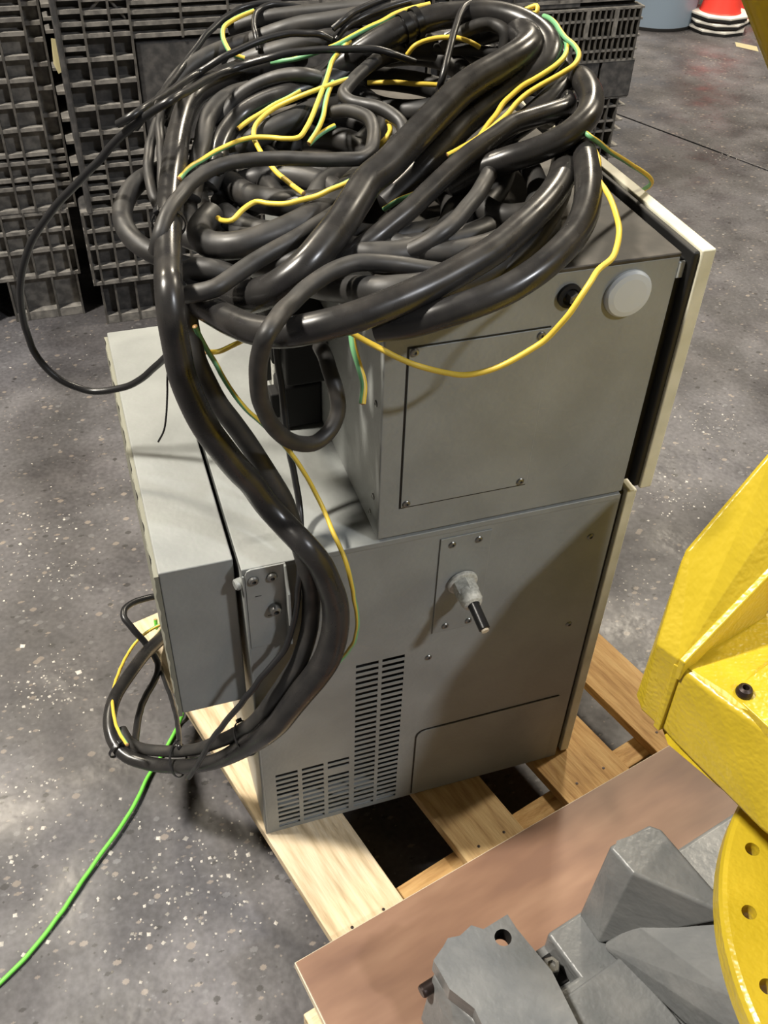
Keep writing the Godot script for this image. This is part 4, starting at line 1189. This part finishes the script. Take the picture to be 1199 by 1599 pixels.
	cable("black_hose", "deep black hose at the bottom of the coil, seen through gaps low at the front", "rub", 0.0150, [392, 967, -75, 368, 966, -50, 342, 965, -27, 314, 965, -7, 283, 965, 9, 250, 962, 16, 215, 960, 17, 181, 960, 15, 163, 954, 0, 149, 942, -29, 133, 932, -58, 114, 926, -86, 96, 922, -115, 79, 919, -145, 65, 919, -177, 53, 919, -209, 45, 921, -243, 40, 923, -277, 39, 928, -311, 44, 935, -345, 53, 942, -377])
	cable("black_hose", "deep black hose at the back of the coil, seen through gaps along the top", "rub", 0.0150, [42, 972, -431, 56, 985, -460, 78, 999, -483, 106, 1013, -500, 137, 1024, -510, 170, 1034, -515, 203, 1042, -514, 237, 1048, -510, 271, 1053, -502, 304, 1055, -492, 337, 1055, -480, 369, 1053, -466, 398, 1050, -448, 424, 1046, -425, 446, 1040, -399, 463, 1032, -369, 475, 1023, -338, 480, 1013, -305, 478, 1003, -272])
	cable("black_hose", "deep black hose ringing the coil's dark middle hole", "rub", 0.0130, [408, 990, -261, 402, 984, -228, 390, 977, -196, 372, 971, -168, 348, 966, -143, 321, 964, -122, 291, 963, -105, 259, 963, -93, 225, 963, -90, 191, 963, -98, 164, 962, -118, 155, 954, -149, 143, 950, -181, 133, 948, -214, 125, 949, -248, 121, 952, -282, 123, 956, -316, 132, 963, -349, 147, 970, -379])
	cable("black_hose", "deep black hose low inside the coil's right half", "rub", 0.0120, [387, 998, -241, 400, 996, -211, 407, 992, -180, 405, 987, -148, 396, 983, -118, 380, 980, -90, 359, 977, -65, 335, 976, -44, 306, 974, -30, 274, 971, -27, 244, 968, -35, 217, 968, -53, 196, 970, -78])
	cable("black_hose", "deep black hose low inside the coil's left half", "rub", 0.0130, [127, 944, -104, 95, 936, -111, 68, 930, -131, 47, 927, -158, 33, 926, -188, 23, 927, -221, 19, 931, -255, 23, 937, -288, 34, 945, -319, 54, 953, -345, 83, 962, -361, 115, 969, -361, 145, 975, -345, 168, 977, -321])
	cable("black_hose", "deep black hose crossing the coil's inside from left to right below its middle", "rub", 0.0140, [63, 927, -224, 77, 931, -195, 93, 937, -166, 113, 943, -140, 135, 948, -116, 157, 956, -92, 175, 964, -68, 208, 964, -62, 241, 964, -61, 274, 964, -64, 306, 964, -73, 335, 964, -89])
	cable("black_hose", "deep black hose arching through the coil's inside above its middle", "rub", 0.0140, [83, 978, -429, 101, 990, -453, 132, 999, -463, 165, 1006, -464, 198, 1011, -459, 230, 1015, -448, 259, 1019, -433, 288, 1022, -415, 315, 1023, -396, 342, 1023, -375, 363, 1022, -349, 378, 1020, -319, 385, 1017, -286])
	cable("black_hose", "deep black hose close under the level hose in the coil's inside", "rub", 0.0150, [86, 967, -336, 115, 976, -351, 149, 981, -354, 183, 982, -348, 213, 982, -331, 236, 981, -305, 247, 979, -273, 245, 974, -239, 226, 969, -211, 196, 966, -194, 163, 965, -188, 133, 960, -203, 109, 956, -227, 92, 952, -257, 81, 951, -290, 78, 950, -324])
	cable("black_hose", "deep black hose behind the crossing wires in the coil's inside", "rub", 0.0140, [107, 986, -378, 118, 999, -407, 147, 1010, -423, 180, 1016, -427, 214, 1018, -421, 243, 1017, -403, 264, 1013, -376, 274, 1006, -344, 266, 995, -312, 241, 983, -293])
	cable("black_hose", "deep black hose under the thickest hose's middle in the coil's inside", "rub", 0.0150, [158, 958, -203, 178, 967, -227, 207, 972, -242, 239, 975, -248, 271, 975, -240, 295, 974, -218, 306, 972, -187, 306, 970, -154, 297, 970, -122, 283, 969, -92, 261, 968, -67, 233, 966, -50, 200, 965, -46, 170, 965, -58, 154, 962, -86, 145, 963, -118])
	cable("black_hose", "deep black hose inside the coil's far right, under the bulging hose", "rub", 0.0140, [462, 1037, -325, 481, 1031, -299, 486, 1022, -267, 483, 1013, -234, 474, 1004, -203, 460, 996, -173, 443, 989, -145, 422, 984, -119, 398, 979, -96, 369, 976, -79, 338, 974, -87, 327, 974, -118, 325, 975, -152, 328, 980, -185, 335, 986, -218, 345, 995, -249, 359, 1006, -277])
	cable("black_hose", "deep black hose inside the coil's far left, behind the upright hoses", "rub", 0.0130, [28, 930, -193, 7, 933, -217, 0, 938, -248, -2, 943, -280, -1, 948, -312, 3, 955, -343, 9, 965, -373, 19, 978, -401, 34, 992, -426, 56, 1005, -446, 85, 1011, -447, 104, 1006, -421])
	cable("black_hose", "deep black hose in the coil's dark middle hole, behind the flat grey cable", "rub", 0.0140, [275, 1014, -441, 303, 1027, -456, 336, 1035, -453, 369, 1037, -440, 394, 1035, -417, 406, 1029, -384, 399, 1021, -352, 373, 1013, -330, 339, 1006, -329, 310, 1001, -346, 287, 999, -373, 273, 1001, -405])
	cable("black_hose", "deep black hose under the S-shaped yellow wire in the coil's inside", "rub", 0.0140, [63, 933, -281, 86, 945, -302, 118, 955, -296, 146, 962, -276, 169, 965, -250, 183, 967, -218, 185, 965, -184, 171, 964, -152, 147, 953, -152, 116, 945, -164, 91, 938, -188, 72, 935, -217, 61, 935, -251])
	cable("black_hose", "deep black hose under the hairpin yellow wire in the coil's inside", "rub", 0.0130, [141, 961, -389, 169, 973, -397, 199, 980, -389, 228, 985, -375, 255, 987, -358, 280, 986, -336, 295, 982, -308, 286, 973, -280, 257, 966, -269, 225, 963, -267, 193, 963, -272, 166, 962, -289, 143, 963, -312, 130, 968, -341])
	cable("black_hose", "deep black hose low in the coil, between the fat hose and the yellow S wire", "rub", 0.0140, [78, 925, -263, 107, 937, -271, 138, 942, -253, 158, 943, -224, 146, 937, -194, 113, 928, -202, 90, 923, -228, 78, 922, -262])
	cable("black_cable", "long thin black cable bowing far out left before the crates", "cab", 0.0044, [-23, 823, -156, -25, 811, -170, -28, 800, -184, -33, 788, -196, -40, 775, -206, -49, 762, -215, -58, 749, -223, -69, 737, -231, -81, 727, -239, -96, 720, -247, -111, 715, -254, -127, 713, -261, -143, 718, -267, -158, 727, -271, -170, 739, -276, -179, 754, -280, -185, 771, -283, -187, 789, -286, -188, 806, -286, -187, 824, -285, -185, 842, -282, -182, 859, -279, -177, 876, -278, -170, 893, -276, -162, 909, -275, -153, 924, -272, -142, 938, -269, -131, 951, -266, -120, 964, -262, -107, 977, -257, -95, 989, -252, -83, 1001, -248, -70, 1013, -244, -58, 1026, -241, -46, 1038, -237, -33, 1049, -232, -19, 1060, -227, -6, 1070, -221, 8, 1078, -217, 21, 1080, -228, 30, 1077, -244, 37, 1074, -260, 44, 1071, -276, 51, 1068, -292, 58, 1065, -309, 65, 1062, -325, 73, 1059, -340, 81, 1056, -356, 91, 1054, -371, 104, 1053, -383, 121, 1056, -387, 137, 1061, -382, 153, 1066, -376, 171, 1070, -374, 188, 1072, -371, 206, 1074, -366, 222, 1075, -361, 239, 1076, -355, 256, 1077, -349, 273, 1077, -343, 290, 1073, -339, 306, 1067, -340, 323, 1060, -342])
	cable("black_cable", "thin black cable with a free pointed end left of the coil", "cab", 0.0042, [-45, 1054, -233, -32, 1063, -225, -19, 1067, -232, -10, 1066, -247, -3, 1063, -263, 5, 1061, -279, 12, 1058, -295, 19, 1056, -311, 26, 1053, -327, 33, 1051, -343, 41, 1049, -359, 49, 1047, -375, 58, 1046, -390, 70, 1047, -402, 85, 1055, -401, 100, 1062, -402, 117, 1067, -405, 134, 1072, -408, 151, 1076, -411, 168, 1079, -412, 186, 1081, -412, 203, 1081, -408, 220, 1081, -402, 235, 1074, -403])
	cable("black_cable", "thin black cable rising steeply up the coil's upper left to the frame's top edge", "cab", 0.0040, [-26, 1042, -251, -16, 1056, -244, -5, 1062, -254, 1, 1061, -271, 6, 1059, -288, 11, 1057, -305, 16, 1054, -322, 21, 1052, -340, 26, 1049, -357, 31, 1047, -374, 37, 1045, -391, 43, 1044, -408, 50, 1044, -425, 59, 1047, -441, 69, 1052, -454, 81, 1059, -466, 92, 1066, -478, 105, 1071, -490, 118, 1076, -502, 132, 1080, -512, 147, 1084, -520, 165, 1087, -523, 183, 1089, -521, 200, 1090, -517])
	cable("black_cable", "flat grey cable standing up across the coil's dark middle hole", "cab", 0.0042, [341, 1038, -302, 336, 1046, -287, 332, 1057, -273, 338, 1070, -279, 346, 1079, -292, 354, 1088, -305, 362, 1095, -319, 371, 1102, -333, 380, 1108, -347, 391, 1113, -361, 404, 1114, -373, 417, 1114, -385])
	cable("black_cable", "thin grey cable hooked over the top hose at the coil's upper left", "cab", 0.0036, [150, 1059, -434, 150, 1072, -446, 152, 1078, -464, 157, 1084, -481, 167, 1088, -496, 184, 1091, -503, 203, 1090, -501, 221, 1088, -496])
	cable("black_cable", "thin black cable curving up to the frame's top edge above the coil's middle", "cab", 0.0040, [238, 1085, -406, 253, 1094, -409, 269, 1099, -419, 286, 1103, -426, 304, 1106, -433, 322, 1110, -439])
	cable("black_cable", "glossy thin black cable just right of the crossing at the coil's top middle", "cab", 0.0036, [242, 1073, -405, 255, 1085, -408, 271, 1090, -416, 288, 1095, -420, 306, 1100, -420, 324, 1104, -421, 343, 1107, -423])
	cable("black_cable", "straight black cable dropping across the grey shelf, then below the bracket to the loop", "cab", 0.0042, [89, 834, -128, 89, 817, -123, 89, 800, -117, 90, 782, -111, 90, 765, -106, 90, 748, -101, 90, 730, -96, 91, 713, -91, 91, 695, -85, 93, 678, -80, 94, 661, -74, 95, 644, -67, 94, 630, -56, 91, 620, -41, 87, 613, -25, 82, 607, -8, 77, 603, 8, 73, 592, 21, 70, 574, 23, 69, 556, 22, 67, 538, 21, 64, 520, 21, 60, 502, 21, 55, 484, 22, 48, 468, 24, 36, 455, 27, 23, 442, 30, 12, 428, 30, 3, 412, 30, -7, 397, 28, -15, 381, 26, -23, 365, 22, -30, 349, 17, -37, 332, 12, -43, 316, 8, -50, 300, 3, -56, 283, -2, -62, 267, -6, -67, 250, -10, -72, 233, -14, -77, 216, -19, -82, 199, -23, -87, 182, -29, -92, 166, -34, -97, 149, -40])
	cable("black_cable", "bent black cable end sticking out left behind the rear box, above the floor loop", "cab", 0.0062, [-80, 78, -499, -98, 79, -499, -114, 84, -493, -129, 90, -485, -142, 96, -473, -151, 100, -459, -153, 98, -442, -145, 89, -428, -137, 78, -417, -128, 64, -410, -121, 49, -403, -114, 33, -396, -110, 19, -386, -114, 12, -370, -121, 13, -354, -129, 16, -338, -138, 20, -322, -145, 24, -306, -151, 30, -290, -155, 36, -273, -159, 42, -257, -162, 49, -240, -164, 56, -224, -166, 64, -208, -168, 73, -192, -169, 82, -176])
	cable("black_cable", "thin dark cable running down past the rear box's edge to the loop", "cab", 0.0042, [-107, -6, -401, -107, 2, -385, -106, 11, -369, -105, 20, -353, -104, 28, -337, -103, 36, -321, -102, 43, -304, -100, 50, -287, -99, 56, -270, -98, 63, -253, -98, 71, -237, -97, 79, -221, -97, 88, -205, -97, 96, -189, -98, 105, -173, -98, 114, -157, -99, 124, -141, -100, 133, -125, -101, 142, -110, -102, 152, -95])
	cable("earth_wire", "yellow-green wire hooked over the coil's upper left, curling back on itself", "yg", 0.0029, [159, 1087, -495, 143, 1084, -489, 128, 1081, -480, 115, 1077, -469, 110, 1071, -453, 110, 1066, -436, 114, 1060, -420, 128, 1055, -416])
	cable("earth_wire", "long yellow-green wire along the coil's top, slanting up to the frame's top edge", "yg", 0.0029, [159, 1052, -402, 170, 1057, -389, 185, 1061, -381, 202, 1066, -377, 218, 1071, -375, 235, 1076, -375, 251, 1081, -380, 267, 1085, -387, 283, 1089, -393, 299, 1093, -397, 315, 1098, -403, 332, 1101, -408, 349, 1103, -411, 366, 1105, -413])
	cable("earth_wire", "yellow-green wire dropping from the crossing, then far left to the longest hose", "yg", 0.0029, [254, 1075, -388, 244, 1075, -374, 233, 1072, -361, 221, 1066, -349, 213, 1059, -335, 205, 1051, -322, 196, 1043, -309, 187, 1035, -296, 178, 1027, -283, 168, 1020, -270, 156, 1013, -260, 140, 1011, -265, 125, 1010, -275, 109, 1009, -282, 92, 1006, -284, 75, 1002, -281, 59, 999, -274, 44, 996, -264, 32, 996, -252, 22, 997, -237, 15, 999, -221, 9, 1001, -205])
	cable("earth_wire", "yellow-green wire bending round in a hairpin left of the crossing, down into the coil", "yg", 0.0029, [243, 1052, -326, 227, 1053, -318, 210, 1050, -315, 193, 1045, -316, 176, 1039, -319, 160, 1032, -323, 143, 1025, -324, 128, 1019, -318, 115, 1012, -307, 110, 1005, -292, 111, 1000, -275, 113, 996, -257, 117, 992, -240, 121, 989, -223, 126, 988, -206, 132, 986, -189, 138, 985, -172])
	cable("earth_wire", "yellow-green wire straight down from the crossing, left one of two side by side", "yg", 0.0029, [215, 1050, -324, 205, 1044, -309, 197, 1036, -294, 190, 1027, -279, 180, 1017, -267, 167, 1006, -258])
	cable("earth_wire", "short yellow-green wire tip slanting up right at the coil's centre", "yg", 0.0029, [168, 1003, -262, 179, 1009, -267, 191, 1014, -271, 203, 1017, -275])
	cable("earth_wire", "faint yellow-green wire slanting down left over the smooth hose", "yg", 0.0028, [177, 1040, -332, 161, 1033, -331, 144, 1027, -330, 128, 1020, -327, 111, 1014, -322, 96, 1008, -315])
	cable("earth_wire", "yellow-green wire lying in an S across the coil's middle, free end at left", "yg", 0.0029, [186, 1019, -124, 172, 1010, -129, 159, 1002, -137, 144, 995, -140, 127, 991, -143, 111, 987, -147, 96, 985, -156, 83, 984, -166, 68, 980, -160, 54, 973, -152, 45, 968, -164, 43, 964, -180])
	cable("earth_wire", "right one of two yellow-green wires side by side over the coil's right bend", "yg", 0.0031, [491, 1102, -344, 490, 1104, -326, 489, 1103, -307, 487, 1100, -289, 486, 1097, -271, 490, 1093, -254, 488, 1088, -237, 477, 1082, -224, 461, 1077, -217, 444, 1072, -212, 427, 1066, -209, 410, 1060, -204, 395, 1054, -196, 381, 1047, -186, 366, 1041, -178, 350, 1035, -170, 334, 1029, -165, 317, 1024, -160, 299, 1018, -157])
	cable("earth_wire", "left one of two yellow-green wires side by side over the coil's right bend", "yg", 0.0031, [492, 1100, -324, 492, 1097, -306, 491, 1095, -289, 488, 1092, -272, 482, 1089, -257, 472, 1085, -243, 458, 1080, -233, 443, 1075, -227, 427, 1070, -222, 411, 1065, -218, 396, 1058, -212, 382, 1052, -204, 370, 1045, -193, 357, 1038, -184, 345, 1030, -175, 332, 1021, -167])
	cable("earth_wire", "yellow-green wire sticking out right of the coil beyond the cream door", "yg", 0.0029, [465, 1030, -177, 458, 1035, -161, 451, 1040, -145, 444, 1044, -129, 439, 1048, -112, 442, 1046, -101, 456, 1037, -108, 470, 1027, -116, 483, 1018, -123, 498, 1009, -129, 513, 1000, -135, 527, 991, -140, 542, 982, -145, 557, 972, -149, 569, 961, -157, 576, 950, -169, 580, 939, -184, 582, 928, -198, 585, 918, -213, 588, 908, -228, 593, 899, -243, 598, 890, -258, 603, 881, -273])
	cable("earth_wire", "longest yellow wire, sagging from the coil's right edge before the cabinet side", "yg2", 0.0030, [457, 1022, -158, 454, 1026, -141, 452, 1029, -124, 449, 1032, -106, 445, 1032, -89, 439, 1031, -72, 431, 1028, -56, 424, 1025, -40, 423, 1022, -23, 420, 1020, -5, 416, 1017, 12, 410, 1016, 29, 403, 1017, 45, 395, 1017, 61, 386, 1013, 76, 376, 1005, 87, 361, 997, 91, 348, 990, 101, 337, 978, 106, 328, 963, 107, 320, 947, 103, 311, 932, 99, 298, 921, 96, 284, 910, 92, 270, 901, 88, 254, 894, 83, 237, 890, 77, 221, 891, 70, 205, 894, 63, 189, 899, 57, 174, 905, 49, 160, 912, 41, 146, 919, 33, 131, 928, 26])
	cable("earth_wire", "short cut yellow-green wire end hanging below the lowest hose", "yg", 0.0037, [144, 908, -8, 143, 894, 6, 145, 880, 19, 146, 866, 33, 141, 851, 45])
	cable("earth_wire", "short yellow wire leaving the coil's underside towards the rear box", "yg2", 0.0029, [41, 916, -6, 42, 907, -21, 43, 898, -35, 44, 888, -50, 44, 879, -64, 45, 869, -78, 45, 860, -93, 34, 854, -96, 18, 850, -94, 3, 855, -89])
	cable("earth_wire", "long yellow-green wire following the hanging hoses across the shelf and cabinet side", "yg", 0.0029, [-8, 902, -66, -3, 885, -69, 3, 868, -70, 10, 851, -70, 16, 834, -68, 23, 818, -65, 31, 802, -63, 40, 787, -62, 51, 772, -63, 61, 758, -63, 72, 743, -62, 81, 728, -60, 90, 713, -56, 98, 697, -50, 105, 681, -46, 111, 665, -41, 116, 652, -31, 119, 643, -16, 121, 635, 0, 124, 627, 16, 127, 617, 31, 130, 601, 37, 133, 583, 37, 136, 565, 36, 138, 547, 35, 141, 530, 34, 143, 512, 33, 144, 494, 32, 143, 476, 30, 141, 458, 28, 137, 441, 23, 132, 425, 19, 123, 409, 16, 113, 395, 14, 101, 381, 12, 88, 370, 11, 73, 359, 11, 58, 349, 10, 45, 337, 9, 34, 323, 7, 24, 308, 5])
	cable("earth_wire", "yellow wire deep in the coil's dark middle hole", "yg2", 0.0030, [271, 1032, -365, 288, 1034, -356, 303, 1036, -347, 319, 1036, -338, 337, 1036, -332, 355, 1035, -327])
	cable("earth_wire", "yellow wire arched between the tape bands and the flat grey cable", "yg2", 0.0029, [319, 1064, -358, 326, 1076, -351, 342, 1081, -352, 358, 1084, -348, 374, 1085, -341, 389, 1082, -333, 404, 1074, -335])
	cable("earth_wire", "small yellow wire curl at the top right of the coil near the frame's top edge", "yg2", 0.0029, [478, 1100, -379, 493, 1107, -372, 491, 1100, -367, 485, 1097, -386])
	cable("earth_wire", "short yellow wire at the frame's top edge left of the flat grey cable", "yg2", 0.0029, [371, 1098, -415, 382, 1102, -402, 398, 1103, -395, 415, 1100, -397])
	cable("earth_wire", "short green-sided wire between the lower diagonal hoses", "yg", 0.0029, [221, 971, -141, 235, 983, -134, 254, 987, -137, 273, 990, -146])
	cable("earth_wire", "yellow wire peeping out beside the level hose's curled end", "yg2", 0.0029, [233, 1005, -221, 241, 1016, -214, 254, 1022, -226, 260, 1023, -243, 263, 1022, -261])
	cable("earth_wire", "yellow-green wire bowed round the left of the floor loop", "yg", 0.0029, [-91, 42, -460, -107, 36, -459, -123, 35, -451, -135, 37, -439, -145, 41, -425, -153, 46, -410, -160, 51, -394, -166, 57, -379, -171, 63, -363, -176, 70, -347, -180, 76, -331, -184, 83, -316, -187, 90, -300, -190, 97, -283, -192, 103, -267, -194, 108, -250, -194, 114, -233, -194, 119, -216, -193, 125, -200, -192, 130, -183, -189, 136, -166, -186, 143, -150, -182, 150, -135, -178, 158, -119])
	cable("earth_wire", "long bright green wire trailing from behind the rear box across the floor", "grn", 0.0036, [-99, 15, -500, -100, -1, -492, -102, -18, -486, -103, -34, -478, -101, -46, -464, -99, -57, -450, -96, -67, -436, -92, -77, -421, -88, -86, -406, -85, -95, -391, -82, -103, -375, -83, -113, -361, -92, -123, -350, -101, -124, -335, -111, -124, -320, -122, -125, -305, -132, -125, -291, -143, -125, -276, -154, -124, -262, -165, -122, -247, -174, -121, -232, -183, -121, -216, -192, -120, -201, -202, -120, -186, -213, -120, -172, -224, -120, -158, -236, -120, -144, -248, -120, -131, -261, -121, -118, -273, -122, -105, -285, -123, -91, -297, -123, -78, -308, -123, -64, -320, -124, -50, -331, -124, -36, -344, -124, -23, -356, -125, -10, -369, -125, 3, -382, -125, 15, -395, -125, 27, -410, -125, 38, -424, -125, 48, -439, -126, 58, -454, -125, 69, -469, -125, 78, -486, -126, 85, -503, -126, 91, -520, -126, 96, -537, -126, 101, -555, -126, 105, -573, -126, 108, -591, -125, 111, -608, -126, 112, -626, -126, 113, -644, -126, 114, -662, -126, 115, -680, -126, 115, -698, -125, 116])
	cable("zip_tie", "thin black zip tie tail hanging kinked over the rear box's top", "cab", 0.0011, [-32, 877, -69, -39, 861, -68, -43, 844, -68, -45, 826, -69, -47, 809, -72, -50, 791, -72, -55, 775, -68, -63, 760, -69])
	band("black zip tie round the longest hose at the coil's lower left", Vector3(-0.0135, 0.9791, -0.1480), Vector3(-0.1915, -0.1662, 0.9673), Vector3(-0.1662, 0.1915, 0.1000), 0.0162, 0.0162, 0.0028, M.cab, "zip_tie")
	band("left one of two shiny black tape bands round the hose at the coil's top", Vector3(0.3219, 1.0895, -0.3764), Vector3(0.9469, 0.2931, -0.1321), Vector3(0.2931, -0.9469, 0.1000), 0.0168, 0.0168, 0.0050, M.tape, "tape_band")
	band("right one of two shiny black tape bands round the hose at the coil's top", Vector3(0.3364, 1.0937, -0.3786), Vector3(0.9628, 0.2466, -0.1109), Vector3(0.2466, -0.9628, 0.1000), 0.0168, 0.0168, 0.0040, M.tape, "tape_band")
	band("zip tie round both loop hoses nearest the cabinet's vent slots", Vector3(-0.0099, 0.2676, -0.0002), Vector3(-0.3933, -0.8260, -0.4038), Vector3(-0.0031, 0.0122, -0.0182), 0.0249, 0.0152, 0.0022, M.cab, "zip_tie")
	band("zip tie round both loop hoses at the loop's middle", Vector3(-0.1072, 0.1250, -0.0923), Vector3(-0.6029, -0.5698, -0.5584), Vector3(0.0026, 0.0141, -0.0187), 0.0256, 0.0152, 0.0022, M.cab, "zip_tie")
	band("zip tie round the loop's left end by the bowed yellow-green wire", Vector3(-0.1961, 0.0890, -0.1662), Vector3(-0.4611, 0.1460, -0.8753), Vector3(0.1460, 0.4611, 0.1000), 0.0162, 0.0162, 0.0022, M.cab, "zip_tie")

const EXPOSURE := 1.0
const LAMPS := [
	[Vector3(-2.3, 4.9, -0.6), Vector2(0.6, 0.3), 55.0, Color(1.0, 0.97, 0.92)],
	[Vector3(3.0, 4.9, 3.6), Vector2(0.5, 0.3), 27.0, Color(0.97, 0.98, 1.0)],
	[Vector3(4.6, 4.9, -1.2), Vector2(0.6, 0.3), 26.0, Color(1.0, 0.95, 0.86)],
	[Vector3(-1.6, 4.9, -3.4), Vector2(0.6, 0.3), 22.0, Color(1.0, 0.95, 0.86)],
	[Vector3(3.2, 4.9, -4.4), Vector2(0.6, 0.3), 34.0, Color(1.0, 0.95, 0.86)],
]


func _ready() -> void:
	var cam := Camera3D.new()
	cam.name = "camera"
	cam.fov = 55.7791
	cam.near = 0.02
	cam.transform = Transform3D(Basis(Vector3(0.950475, 0.029811, 0.309368), Vector3(0.184504, 0.746902, -0.638824), Vector3(-0.250111, 0.664266, 0.704411)), Vector3(-0.1085, 1.4325, 0.8278))
	add_child(cam)
	var env := Environment.new()
	env.background_mode = Environment.BG_COLOR
	env.background_color = Color(0.02, 0.02, 0.02)
	env.tonemap_mode = Environment.TONE_MAPPER_LINEAR
	env.tonemap_exposure = EXPOSURE
	env.sdfgi_enabled = true
	env.ssao_enabled = true
	env.ssil_enabled = true
	var we := WorldEnvironment.new()
	we.name = "environment"
	we.environment = env
	add_child(we)
	materials()
	build_hall()
	build_cabinet()
	build_pallet()
	build_board()
	build_robot()
	build_crates()
	build_far()
	build_cables()
